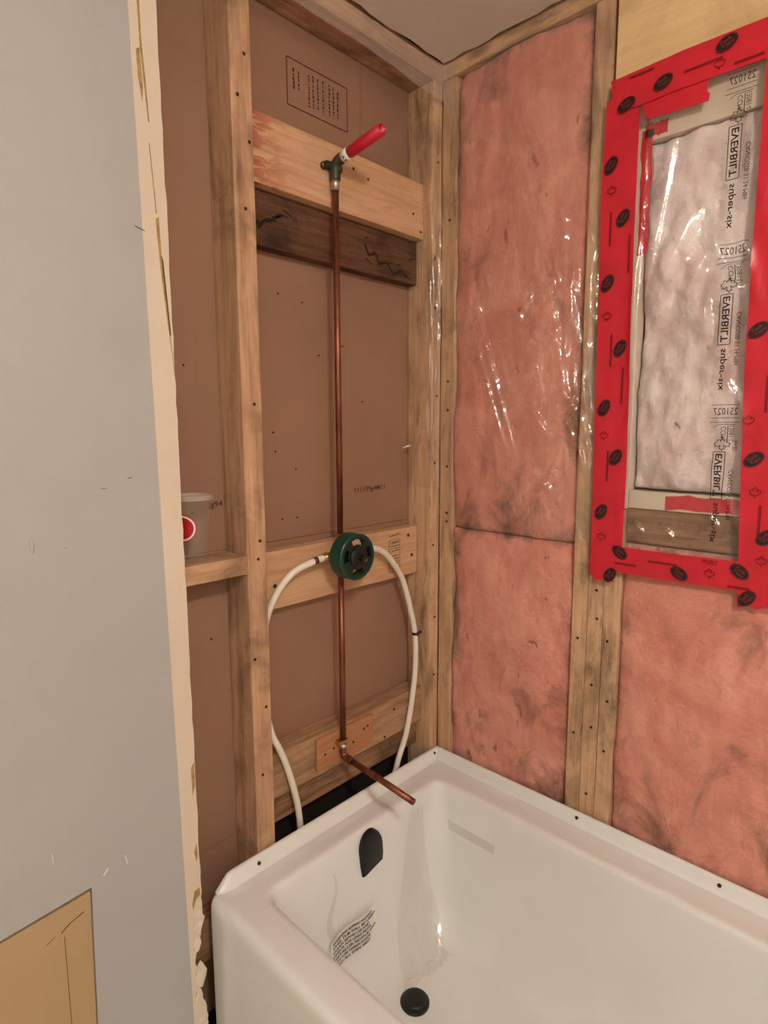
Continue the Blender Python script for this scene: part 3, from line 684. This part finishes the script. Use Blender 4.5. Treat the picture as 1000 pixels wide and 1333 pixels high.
# ================================================================== RED TAPE
def tape(name, pts, width, label, off=0.0016, seed=0, fn=None):
    """pts: centre line (y,z); the strip follows the plastic below it"""
    fn = fn or (lambda y, z: min(film2(y, z), -0.010)); P = [Vector(p) for p in pts]; n = 0; C = []
    for a, b in zip(P, P[1:]):
        m = max(2, int((b-a).length/0.012))
        C += [a+(b-a)*i/m for i in range(m)]
    C.append(P[-1]); v = []; f = []; W = 9; rj = random.Random(seed)
    for i, c in enumerate(C):
        d = (C[min(i+1, len(C)-1)]-C[max(i-1, 0)]).normalized(); nn = Vector((-d.y, d.x))
        for k in range(W):
            q = c+nn*width*(k/(W-1)-0.5)
            if i in (0, len(C)-1): q = q+d*rj.uniform(-.004, .004)
            v.append((fn(q.x, q.y)-off-0.0012*noise.noise(Vector((q.x*40, q.y*25, seed))), q.x, q.y))
    for i in range(len(C)-1):
        for k in range(W-1): a = i*W+k; f.append((a, a+1, a+W+1, a+W))
    k0 = len(v); v += [(x+0.0007, y, z) for x, y, z in v]; f += [tuple(k0+i for i in reversed(q)) for q in f]
    o = raw(name, v, f, 'tape', None, True); o.data.update()
    return tag(o, label, 'tape', 'red tape strips round the window')
tf = lambda y, z: min(film2(y, z), -0.010)
tL1 = tape('tape_strip', [(-0.494, 2.185), (-0.490, 2.0), (-0.496, 1.7), (-0.499, 1.4), (-0.503, 1.14)], 0.054, 'outer of the two overlapping upright red tapes on the left of the window', 0.0026, 1)
tL2 = tape('tape_strip', [(-0.512, 2.155), (-0.514, 1.9), (-0.520, 1.6), (-0.523, 1.4), (-0.522, 1.165)], 0.054, 'inner upright red tape bordering the window plastic on the left', 0.0016, 2)
tT = tape('tape_strip', [(-0.478, 2.188), (-0.62, 2.192), (-0.86, 2.188)], 0.070, 'red tape strip across the top of the window plastic', 0.0038, 3)
tT2 = tape('tape_strip', [(-0.548, 2.148), (-0.672, 2.142)], 0.050, 'short red tape piece hanging below the top strip', 0.0010, 4)
tB = tape('tape_strip', [(-0.476, 1.187), (-0.62, 1.186), (-0.75, 1.188), (-0.86, 1.190)], 0.060, 'red tape strip along the bottom of the window plastic', 0.0038, 5)
tB2 = tape('tape_strip', [(-0.482, 1.152), (-0.536, 1.153)], 0.042, 'short red tape stub at the lower left corner of the window', 0.0048, 6)
tR = tape('tape_strip', [(-0.800, 2.155), (-0.800, 1.9), (-0.802, 1.6), (-0.812, 1.35), (-0.822, 1.128)], 0.064, 'upright red tape on the right edge of the window plastic', 0.0030, 7)
tR2 = tape('tape_strip', [(-0.842, 2.19), (-0.845, 1.6), (-0.850, 1.15)], 0.05, 'outer upright red tape at the right edge of the photo', 0.0018, 8)
def logo(parent, y, z, ang, off, a=0.0195, b=0.0130, line=True):
    """black oval with pale lettering, read from the room side (text x runs to -y)"""
    ca, sa = math.cos(ang), math.sin(ang)
    T = lambda u, w_, e: (tf(y, z)-off-e, y-(u*ca-w_*sa), z+(u*sa+w_*ca))
    v = []; f = []; mi = []; n = 28
    v += [T(a*math.cos(2*math.pi*i/n), b*math.sin(2*math.pi*i/n), 0.0010) for i in range(n)]; f.append(tuple(range(n))); mi.append(0)
    for k in range(n):     # thin ring inside the edge
        q = [(r_*math.cos(2*math.pi*j/n), r_*math.sin(2*math.pi*j/n)) for j in (k, k+1) for r_ in (1,)]
        k0 = len(v); v += [T(a*.93*q[0][0], b*.93*q[0][1], .0014), T(a*.93*q[1][0], b*.93*q[1][1], .0014), T(a*.89*q[1][0], b*.88*q[1][1], .0014), T(a*.89*q[0][0], b*.88*q[0][1], .0014)]
        f.append((k0, k0+1, k0+2, k0+3)); mi.append(1)
    for s, u0, w0 in (('Tuck', -0.6*a, 0.06*b), ('Tape', -0.5*a, -0.62*b)):
        tv, tfc = text_fit(s, 1.15*a, 0.55*b, 0.03); k0 = len(v); v += [T(u0+p[0], w0+p[1], 0.0016) for p in tv]
        f += [tuple(k0+i for i in q) for q in tfc]; mi += [1]*len(tfc)
    raw('printed_logo', v, f, ['tape_ink', 'tape_pale'], parent, midx=mi)
def tline(parent, y, z, L, vert, off, wd=0.0042):
    e = tf(y, z); n = 6; v = []; f = []
    for i in range(n+1):
        s = (i/n-0.5)*L
        for w_ in (-wd/2, wd/2): yy, zz = (y+w_, z+s) if vert else (y+s, z+w_); v.append((tf(yy, zz)-off-0.0014, yy, zz))
    for i in range(n): f.append((2*i, 2*i+1, 2*i+3, 2*i+2))
    raw('printed_line', v, f, 'tape_dim', parent)
def tleaf(parent, y, z, off, s=0.011):
    lp = [(y-a*s, z+b*s) for a, b in LEAF]
    strokes_on('printed_leaf', [(*lp[i], *lp[(i+1) % len(lp)], .0016) for i in range(len(lp))], 'tape_dim', parent, lambda a, b: tf(a, b), off+0.0014)
up_ = math.radians(62)
for y, z in ((-0.484, 2.052), (-0.488, 1.806), (-0.493, 1.533), (-0.497, 1.294)): logo(tL1, y, z, up_, 0.0045)
for y, z in ((-0.516, 1.937), (-0.523, 1.662), (-0.525, 1.421)): logo(tL2, y, z, up_, 0.0040)
for y, z in ((-0.489, 1.92), (-0.503, 1.66), (-0.507, 1.40)): tline(tL1, y, z, 0.07, True, 0.003)
for y, z in ((-0.488, 2.0), (-0.490, 1.735), (-0.496, 1.47), (-0.50, 1.235)): tleaf(tL1, y, z, 0.003)
for y, z in ((-0.532, 1.58), (-0.533, 1.86)): tline(tL2, y, z, 0.08, True, 0.003)
for y, z in ((-0.586, 2.181), (-0.700, 2.207)): logo(tT, y, z, math.radians(20), 0.0058)
logo(tT, -0.512, 2.165, math.radians(20), 0.0058)
tline(tT, -0.66, 2.185, 0.07, False, 0.0045); tline(tT, -0.74, 2.165, 0.05, False, 0.0045); tleaf(tT, -0.69, 2.175, 0.0045); tline(tT, -0.54, 2.215, 0.05, False, 0.0045)
for y, z, a in ((-0.546, 1.204, -38), (-0.676, 1.176, -34), (-0.790, 1.199, -38)): logo(tB, y, z, math.radians(a), 0.0058)
logo(tB2, -0.526, 1.148, math.radians(60), 0.0062)
tline(tB, -0.64, 1.193, 0.06, False, 0.0045); tline(tB, -0.56, 1.178, 0.05, False, 0.0045); tleaf(tB, -0.735, 1.185, 0.0045); tline(tB, -0.79, 1.165, 0.04, False, 0.0045)
put_text('printed_text', 'PORT', 0.03, 0.010, (0, -0.72, 1.204), (0, -1, 0), (0, 0, 1), 'tape_dim', tB, 0.0, lambda p: Vector((tf(p.y, p.z)-0.0056, p.y, p.z)))
for y, z in ((-0.790, 1.671), (-0.799, 1.425)): logo(tR, y, z, math.radians(35), 0.0050)
logo(tR, -0.830, 1.273, math.radians(45), 0.0050); logo(tR, -0.806, 1.146, math.radians(50), 0.0052)
tline(tR, -0.817, 1.30, 0.07, True, 0.0036); tleaf(tR, -0.806, 1.36, 0.0036); tleaf(tR, -0.785, 1.50, 0.0036); tline(tR, -0.812, 1.55, 0.07, True, 0.0036); tleaf(tR, -0.826, 1.225, 0.0036)

# ================================================================== BATHTUB
tub = tag(empty('bathtub', (0, 0, 0)), 'glossy white alcove bathtub in the corner', 'bathtub')
TX0, TY0, DZ = -0.788, -1.522, 0.490
def rrect(x0, x1, y0, y1, r, z, k=8, seg=10):
    pts = []
    C = [(x1-r, y1-r, 0), (x0+r, y1-r, 90), (x0+r, y0+r, 180), (x1-r, y0+r, 270)]
    for ci, (cx, cy, a0) in enumerate(C):
        for i in range(k+1):
            a = math.radians(a0+90*i/k); pts.append((cx+r*math.cos(a), cy+r*math.sin(a), z))
        nx, ny, na = C[(ci+1) % 4]; p = pts[-1]; a = math.radians(na); q = (nx+r*math.cos(a), ny+r*math.sin(a))
        for i in range(1, seg): pts.append((p[0]+(q[0]-p[0])*i/seg, p[1]+(q[1]-p[1])*i/seg, z))
    return pts
def loft(loops, cap0=False, cap1=True):
    n = len(loops[0]); v = [p for l in loops for p in l]; f = []
    for j in range(len(loops)-1):
        for i in range(n): f.append((j*n+i, j*n+(i+1) % n, (j+1)*n+(i+1) % n, (j+1)*n+i))
    if cap1: f.append(tuple((len(loops)-1)*n+i for i in range(n)))
    if cap0: f.append(tuple(range(n)))
    return v, f
L_ = []
for ins, z in ((0.0, 0.0), (0.0, 0.46), (0.0015, 0.474), (0.006, 0.484), (0.014, 0.4895), (0.024, 0.490)):
    L_.append(rrect(TX0+ins, -0.0065-ins*0.1, TY0+ins, -0.0065-ins*0.1, 0.012+ins*0.3, z))
IX0, IX1, IY0, IY1 = -0.702, -0.106, -1.43, -0.092
for ins, z, r in ((-0.012, 0.4905, 0.040), (-0.006, 0.4900, 0.038), (0.001, 0.486, 0.036), (0.004, 0.478, 0.036), (0.008, 0.45, 0.040)):
    L_.append(rrect(IX0+ins, IX1-ins, IY0+ins*2, IY1-ins, r, z))
for t_ in (0.12, 0.25, 0.4, 0.55, 0.7, 0.82, 0.9, 0.95, 0.98):
    z = 0.45-(0.45-0.125)*t_; k = t_**1.3 ; fl = max(0, (t_-0.7)/0.3)**2*0.03
    L_.append(rrect(IX0+0.011+0.085*k+fl, IX1-0.011-0.070*k-fl, IY0+0.022+0.20*k+fl, IY1-0.011-0.055*k-fl, 0.042+0.06*k, z))
L_.append(rrect(IX0+0.145, IX1-0.13, IY0+0.28, IY1-0.125, 0.10, 0.110)); L_.append(rrect(IX0+0.20, IX1-0.18, IY0+0.36, IY1-0.17, 0.08, 0.106)); L_.append(rrect(IX0+0.26, IX1-0.25, IY0+0.5, IY1-0.3, 0.04, 0.104))
v, f = loft(L_); sh = obj('shell', v, f, 'tub', tub, True)
# tiling flange along both walls, sloping down at its free end
def fin(name, prof, path, parent):
    """prof: (out, z) section; path: list of (point, outward dir, height factor)"""
    v = []; f = []; n = len(prof)
    for (x, y), (dx, dy), hf in path:
        for d, z in prof: v.append((x+dx*d, y+dy*d, DZ-0.002+(z)*hf))
    for i in range(len(path)-1):
        for k in range(n): f.append((i*n+k, i*n+(k+1) % n, (i+1)*n+(k+1) % n, (i+1)*n+k))
    f += [tuple(range(n)), tuple((len(path)-1)*n+k for k in range(n))]
    return obj(name, v, f, 'tub', parent, True)
prof = [(0.0, 0.0), (0.030, 0.0), (0.022, 0.003), (0.016, 0.010), (0.0125, 0.026), (0.010, 0.031), (0.006, 0.0325), (0.0015, 0.0315)]
path = []
for x, hf in ((-0.772, 0.05), (-0.765, 0.25), (-0.752, 0.65), (-0.742, 0.93), (-0.730, 1.0), (-0.6, 1), (-0.4, 1), (-0.2, 1), (-0.07, 1), (-0.025, 1)): path.append(((x, -0.006), (0, -1), hf))
path.append(((-0.006, -0.006), (-1.0, -1.0), 1))
for y in (-0.025, -0.07, -0.3, -0.6, -0.9, -1.2, -1.50): path.append(((-0.006, y), (-1, 0), 1))
fl = fin('flange', prof, path, tub); fl.data.set_sharp_from_angle(angle=0.9)
def screw(p, ax): return lathe('screw', [(0.001, 0.002), (0.0042, 0.0015), (0.0042, -0.003)], p, ax, 'nail', tub, 10)
screw((-0.667, -0.0215, 0.506), (0, -1, 0.25)); screw((-0.033, -0.0205, 0.511), (0, -1, 0.25)); screw((-0.0205, -0.473, 0.509), (-1, 0, 0.25)); screw((-0.0205, -0.80, 0.508), (-1, 0, 0.25))
# overflow cover: rounded top, slanted cut bottom, raised dome
def overflow():
    c = []; n = 16
    for i in range(n+1):
        a = math.pi*i/n; c.append((0.036*math.cos(a), 0.052*math.sin(a)*0.9))
    c += [(-0.0365, -0.035), (-0.034, -0.060), (0.033, -0.046), (0.0365, -0.025)]
    v = []; f = []; m = len(c)
    for sc_, d in ((1, 0.0), (1, 0.010), (0.93, 0.016), (0.7, 0.019), (0.3, 0.0205)):
        v += [(x*sc_, -d, z*sc_) for x, z in c]
    for j in range(4):
        for i in range(m): f.append((j*m+i, j*m+(i+1) % m, (j+1)*m+(i+1) % m, (j+1)*m+i))
    f.append(tuple(range(m))); f.append(tuple(4*m+i for i in range(m)))
    o = obj('overflow_cover', v, f, 'matblack', tub, True, loc=(-0.394, -0.101, 0.440), rot=(math.radians(-4), 0, 0)); o.data.set_sharp_from_angle(angle=0.6)
    o['label'] = 'black overflow cover with rounded top'; return o
overflow()
dr = lathe('drain', [(0.036, -0.004), (0.036, 0.002), (0.034, 0.005), (0.030, 0.006), (0.029, 0.010), (0.026, 0.013), (0.014, 0.0145), (0.002, 0.015)], (-0.394, -0.256, 0.107), (0, 0, 1), 'black', tub, 32); dr['label'] = 'black round drain stopper'
# tub end wall function used by the sticker and the loose film: y of the end wall at height z
def endwall(z):
    t_ = min(1, max(0, (0.45-z)/(0.45-0.125))); k = t_**1.3; fl_ = max(0, (t_-0.7)/0.3)**2*0.03
    return IY1-0.011-0.055*k-fl_
def sticker():
    v = []; f = []; n = 12; m = 8
    for j in range(m+1):
        for i in range(n+1):
            s = i/n; q = j/m; x = -0.560+0.145*s; z = 0.222+0.075*q+0.022*s+0.008*math.sin(s*6)-0.02*(1-s)*0.5
            lift = 0.004+0.010*max(0, math.sin(s*math.pi))*0.6+0.012*(s**3)
            v.append((x+0.01*q, endwall(z)-lift, z))
    W = n+1
    for j in range(m):
        for i in range(n): a = j*W+i; f.append((a, a+1, a+W+1, a+W))
    o = raw('warning_label', v, f, 'white', tub, True); o['label'] = 'curling white paper label with printed text'
    LN = ['WARNING SLIPPING HAZARD', 'THIS TUB WILL BE USED', 'CLEAN BEFORE USE AND', 'CHECK FOR LEAKS PRIOR', 'INSTALLER NOTICE DO', 'NOT USE HARSH SOAPS', 'READ ALL STEPS FIRST']
    rows = 7
    for r_ in range(rows):
        tv, tfc = text_fit(LN[r_], 0.84+0.08*math.sin(r_*2), 0.085, 0.03); vv = []
        for a, b in tv:
            s = 0.04+a; q = 0.88-r_*0.125+b-0.03; x = -0.560+0.145*s; z = 0.222+0.075*q+0.022*s+0.008*math.sin(s*6)-0.02*(1-s)*0.5
            lift = 0.004+0.010*max(0, math.sin(s*math.pi))*0.6+0.012*(s**3); vv.append((x+0.01*q, endwall(z)-lift-0.0012, z))
        raw('printed_text', vv, tfc, 'ink', o)
    bv = [(0.02, 0.02), (0.98, 0.02), (0.98, 0.97), (0.02, 0.97)]
sticker()
# strip of clear tape left on the long inner wall
def inner_x(z):
    t_ = min(1, max(0, (0.45-z)/(0.45-0.125))); return IX1-0.011-0.070*t_**1.3
tv = [];
for j in range(5):
    for i in range(9):
        y = -0.145-0.155*i/8; z = 0.398-0.024*j/4; tv.append((inner_x(z)-0.0016, y, z))
ct = raw('clear_tape', tv, [(j*9+i, j*9+i+1, j*9+i+10, j*9+i+9) for j in range(4) for i in range(8)], 'film_dusty', tub, True); ct['label'] = 'strip of clear tape on the inner wall'
# protective film peeling off the drain end and slumping on to the tub floor
def tubfilm():
    v = []; f = []; nu, nv_ = 60, 100
    for j in range(nv_+1):
        q = j/nv_
        for i in range(nu+1):
            s = i/nu
            wd = 0.05+0.15*q**1.1; x = -0.235-0.10*q+(s-0.35)*wd
            z = 0.470-0.352*min(1, q*1.15)
            d = 0.010+0.006*abs(math.sin(s*9+q*3))*q+0.045*max(0, q-0.55)*s+0.010*noise.noise(Vector((s*4, q*5, 2)))*q+0.15*max(0, q-0.83)
            y = endwall(z)-0.006-d
            if q > 0.87: z = 0.118+0.012*abs(noise.noise(Vector((s*5, q*9, 7))))
            cr_ = max(0, min(1, (q-0.45)*3))*max(0, min(1, (s-0.35)*3)); y -= 0.018*cr_*abs(noise.fractal(Vector((s*9, q*11, 4)), 1.0, 2.0, 3)); z += 0.010*cr_*noise.noise(Vector((s*7, q*8, 1)))
            x = min(x, inner_x(z)-0.014)
            v.append((x, y, z))
    W = nu+1
    for j in range(nv_):
        for i in range(nu): a = j*W+i; f.append((a, a+1, a+W+1, a+W))
    o = raw('protective_film', v, f, 'film_tub', None, True)
    return tag(o, 'clear protective film peeling down the drain end of the bathtub', 'plastic film')
tubfilm()
# peeling film flap beside the sticker
def flap():
    v = []; f = []
    for j in range(25):
        q = j/24
        for i in range(5):
            s = i/4-0.5; z = 0.44-0.16*q; x = -0.52-0.02*q+0.012*math.sin(q*7)+s*(0.006+0.018*q); y = endwall(z)-0.004-0.006*math.cos(s*3.1)*(0.3+q); v.append((x, y, z))
    for j in range(24):
        for i in range(4): a = j*5+i; f.append((a, a+1, a+6, a+5))
    return tag(raw('protective_film', v, f, 'film_tub', None, True), 'thin curled strip of clear film on the tub end wall above the paper label', 'plastic film')
flap()

# ================================================================== PLUMBING
PX, PY = -0.375, 0.012
# shower riser with drop-ear elbow and red stub
ris = tag(empty('shower_riser', (PX, PY, 1.22)), 'copper shower riser pipe running up to a brass elbow with red stub', 'pipe')
def P_(p): return (p[0]-PX, p[1]-PY, p[2]-1.22)
def rp(name, pts, r, mat, n=16): return tube(name, [P_(p) for p in pts], r, mat, ris, n)
rp('pipe', [(PX, PY, 1.226), (PX, PY, 2.05)], 0.0079, 'copper')
rp('coupling', [(PX, PY, 2.035), (PX, PY, 2.065)], 0.0098, 'solder')
eb = tube('elbow', [P_(p) for p in spline([(PX, PY, 2.058), (PX, PY, 2.078), (PX, PY-0.004, 2.090), (PX, PY-0.014, 2.097), (PX+0.001, PY-0.030, 2.101)], 6)], 0.0125, 'brass_green', ris, 16)
for dx in (-0.022, 0.022): 
    e_ = lathe('elbow_ear', [(0.0085, 0), (0.0085, 0.006), (0.006, 0.008), (0.002, 0.009)], P_((PX+dx, 0.0285, 2.088)), (0, -1, 0), 'brass_green', ris, 14)
box('elbow_bridge', -0.024, 0.024, 0.0, 0.0165, 0.862, 0.876, 'brass_green', ris, 0.002)
st0 = Vector((PX+0.001, PY-0.028, 2.1005)); dv = Vector((0.003, -0.125, 0.022)).normalized()
tube('white_collar', [P_(st0), P_(st0+dv*0.020)], 0.0130, 'white', ris, 18)
strb = hollow('red_stub', [P_(st0+dv*0.009), P_(st0+dv*0.05), P_(st0+dv*0.122)], 0.0125, 0.0105, 'redplast', ris, 20); strb['label'] = 'open red plastic stub pipe'
uu, ww = frame_at(dv)
cdir = (CAM-st0); cdir = (cdir-dv*cdir.dot(dv)).normalized(); side = dv.cross(cdir)
for k, ch in enumerate(('4', '2')):      # small printed figures round the collar, on its left side
    for sg_ in (0,):
        vv, ff = text_fit(ch, 0.005, 0.006, 0.03); c0 = math.radians(-12+38*k)
        pts_ = [P_(st0+dv*(0.010+0.0033+b-0.003-0.004)+(cdir*math.cos(c0+a/0.0132)+side*math.sin(c0+a/0.0132))*0.0134) for a, b in vv]
        raw('printed_figure', pts_, ff, 'ink', ris)
# valve with green plaster guard
val = tag(empty('shower_valve', (PX, PY, 1.177)), 'shower valve inside a round green plastic guard', 'valve')
def V_(p): return (p[0]-PX, p[1]-PY, p[2]-1.177)
lathe('valve_body', [(0.010, 0), (0.021, 0.004), (0.021, 0.03), (0.026, 0.034), (0.026, 0.044)], V_((PX, PY+0.018, 1.177)), (0, -1, 0), 'brass', val, 20)
tube('side_port', [V_((PX-0.062, 0.008, 1.176)), V_((PX-0.018, 0.010, 1.177))], [0.0088, 0.0105], 'brass', val, 14)
tube('side_port', [V_((PX+0.060, 0.010, 1.177)), V_((PX+0.018, 0.010, 1.177))], [0.0088, 0.0105], 'brass', val, 14)
tube('port_nut', [V_((PX-0.052, 0.0085, 1.176)), V_((PX-0.042, 0.009, 1.1765))], 0.0125, 'solder', val, 6, smooth=False)
tube('top_port', [V_((PX, PY, 1.190)), V_((PX, PY, 1.228))], [0.011, 0.0098], 'brass', val, 14)
tube('bottom_port', [V_((PX, PY, 1.164)), V_((PX, PY, 1.120))], [0.011, 0.0098], 'brass', val, 14)
lathe('cartridge', [(0.024, 0), (0.024, 0.022), (0.017, 0.024), (0.015, 0.046), (0.008, 0.047), (0.007, 0.060), (0.001, 0.061)], V_((PX, PY-0.026, 1.177)), (0, -1, 0), 'black', val, 20)
def guard():
    cx, cz, yf, yb = PX, 1.177, -0.052, -0.012; n = 56; v = []; f = []
    # rim
    prof_ = [(0.0575, yb), (0.0575, yf+0.002), (0.0555, yf), (0.0500, yf), (0.0500, yf+0.004), (0.0535, yf+0.004), (0.0535, yb)]
    m = len(prof_)
    for i in range(n):
        a = 2*math.pi*i/n
        for r, y in prof_: v.append(V_((cx+r*math.cos(a), y, cz+r*math.sin(a))))
    for i in range(n):
        for k in range(m): f.append((i*m+k, i*m+(k+1) % m, ((i+1) % n)*m+(k+1) % m, ((i+1) % n)*m+k))
    g = obj('plaster_guard', v, f, 'green', val, True); g.data.set_sharp_from_angle(angle=0.6); g['label'] = 'round green plastic guard ring'
    # face plate with openings
    rs = [0.020, 0.026, 0.031, 0.045, 0.051]; v = []; f = []; cells = set()
    hole = lambda a: any(abs((a-c+math.pi) % (2*math.pi)-math.pi) < w_ for c, w_ in ((math.radians(90), 0.40), (math.radians(270), 0.46), (math.radians(15), 0.33), (math.radians(170), 0.42)))
    for i in range(n):
        a = 2*math.pi*i/n
        for d in (0, 0.003):
            for r in rs: v.append(V_((cx+r*math.cos(a), yf+0.0008+d, cz+r*math.sin(a))))
    q = len(rs); st = 2*q
    solid = lambda i, k: not (k == 2 and hole(2*math.pi*(i % n+0.5)/n))
    for i in range(n):
        j = (i+1) % n
        for k in range(q-1):
            if not solid(i, k): continue
            a, b, c, d = i*st+k, i*st+k+1, j*st+k+1, j*st+k
            f += [(a, b, c, d), (a+q, d+q, c+q, b+q)]
            if k == q-2 or not solid(i, k+1): f.append((b, b+q, c+q, c))
            if k == 0 or not solid(i, k-1): f.append((a, d, d+q, a+q))
            if not solid(i-1, k): f.append((a, a+q, b+q, b))
            if not solid(i+1, k): f.append((d, c, c+q, d+q))
    fp = raw('guard_face', v, f, 'green_dark', val); fp['label'] = 'dark green face plate with four openings'
guard()
box('valve_yoke', -0.046, 0.046, -0.052, -0.046, -0.016, 0.018, 'black', val, 0.003)
lathe('trim_hub', [(0.026, 0), (0.026, 0.004), (0.022, 0.007), (0.012, 0.009)], V_((PX, -0.0515, 1.177)), (0, -1, 0), 'black', val, 20)
for k in range(4):
    a = math.radians(40+90*k); lathe('face_screw', [(0.006, 0), (0.006, 0.004), (0.002, 0.0055)], V_((PX+0.019*math.cos(a), -0.0535, 1.177+0.019*math.sin(a))), (0, -1, 0), 'black', val, 12)
lathe('stem', [(0.0045, 0), (0.0045, 0.012), (0.002, 0.013)], V_((PX+0.012, -0.055, 1.170)), (0, -1, 0), 'brass', val, 12)
# spout pipe
spo = tag(empty('tub_spout_pipe', (PX, PY, 0.635)), 'copper tub spout pipe dropping from the valve and turning out over the tub', 'pipe')
def S_(p): return (p[0]-PX, p[1]-PY, p[2]-0.635)
tube('pipe', [S_((PX, PY, 1.132)), S_((PX, PY, 0.665))], 0.0079, 'copper', spo, 16)
tube('elbow', [S_(p) for p in spline([(PX, PY, 0.668), (PX, PY, 0.645), (PX, PY-0.002, 0.638), (PX, PY-0.010, 0.632), (PX, PY-0.034, 0.630)], 6)], 0.0099, 'copper', spo, 16)
hollow('spout_stub', [S_((PX, PY-0.028, 0.630)), S_((PX+0.001, -0.12, 0.6225)), S_((PX+0.001, -0.233, 0.6125))], 0.0079, 0.0067, 'copper', spo, 18)
tube('solder_ring', [S_((PX, PY, 0.655)), S_((PX, PY, 0.668))], 0.0101, 'solder', spo, 14)
box('pipe_strap', -0.021, 0.011, -0.0096, 0.0088, 0.036, 0.046, 'brass', spo, 0.001)
# hoses
def hose(pts, label, clip=None):
    h = tag(empty('supply_hose', pts[0]), label, 'hose', 'white supply hoses'); o = Vector(pts[0])
    tube('hose', [Vector(p)-o for p in spline(pts, 8)], 0.0082, 'pex', h, 14)
    return h, o
h1, o1 = hose([(-0.434, 0.0085, 1.176), (-0.465, 0.012, 1.170), (-0.52, 0.022, 1.150), (-0.565, 0.032, 1.098), (-0.590, 0.040, 1.03), (-0.5965, 0.044, 0.95), (-0.597, 0.044, 0.86), (-0.590, 0.026, 0.775), (-0.576, 0.018, 0.735), (-0.555, 0.017, 0.68), (-0.530, 0.018, 0.59), (-0.518, 0.02, 0.52), (-0.51, 0.022, 0.42), (-0.505, 0.025, 0.3)], 'white supply hose looping left from the valve behind the stud')
tube('crimp_ring', [Vector((-0.452, 0.0105, 1.1725))-o1, Vector((-0.462, 0.012, 1.171))-o1], 0.0096, 'copper', h1, 14)
h2, o2 = hose([(-0.317, 0.010, 1.177), (-0.27, 0.010, 1.176), (-0.215, 0.016, 1.156), (-0.165, 0.024, 1.112), (-0.125, 0.028, 1.06), (-0.092, 0.028, 0.97), (-0.071, 0.026, 0.873), (-0.083, 0.018, 0.757), (-0.117, 0.016, 0.612), (-0.16, 0.016, 0.52), (-0.19, 0.018, 0.42), (-0.20, 0.02, 0.3)], 'white supply hose with black clip looping right from the valve')
tube('hose_clip', [Vector((-0.0705, 0.026, 0.892))-o2, Vector((-0.0705, 0.026, 0.884))-o2], 0.0108, 'black', h2, 14)
tube('clip_tab', [Vector((-0.062, 0.024, 0.888))-o2, Vector((-0.050, 0.022, 0.888))-o2], 0.004, 'black', h2, 8)

# ================================================================== CUP
cup = tag(empty('plastic_cup', (-0.757, 0.0435, 1.2162)), 'clear plastic drink cup with red round print on the flat blocking board', 'cup')
def cupwall():
    n = 32; prof_ = [(0.0, 0.003), (0.0285, 0.003), (0.030, 0.0), (0.0305, 0.006), (0.0425, 0.132), (0.0412, 0.132), (0.0292, 0.007), (0.0, 0.006)]
    return lathe('cup_wall', [(max(r, 0.0006), h_) for r, h_ in prof_], (0, 0, 0), (0, 0, 1), 'cup', cup, n)
cupwall()
lathe('cup_rim', [(0.0415, 0.128), (0.0445, 0.129), (0.0447, 0.136), (0.0425, 0.138), (0.0412, 0.136), (0.0412, 0.128)], (0, 0, 0), (0, 0, 1), 'cup_rim', cup, 32)
def badge():
    v = []; f = []; mi = []; n = 26
    def onc(a_, z):
        r = 0.0305+(0.0425-0.0305)*(z-0.006)/0.126+0.0007; return (r*math.cos(a_), r*math.sin(a_), z)
    A0 = math.radians(-150); zc = 0.074
    def ell(k, R): a = 2*math.pi*k/n; return onc(A0+R*math.cos(a)/0.036, zc+R*math.sin(a))
    v.append(onc(A0, zc)); rr_ = (0.008, 0.015, 0.023, 0.0265, 0.0285)
    for R in rr_: v += [ell(k, R) for k in range(n)]
    for k in range(n): f.append((0, 1+k, 1+(k+1) % n)); mi.append(0)
    for j in range(4):
        for k in range(n): f.append((1+j*n+k, 1+(j+1)*n+k, 1+(j+1)*n+(k+1) % n, 1+j*n+(k+1) % n)); mi.append(1 if j == 2 else 0)
    raw('printed_badge', v, f, ['cupred', 'white'], cup, midx=mi)
badge()
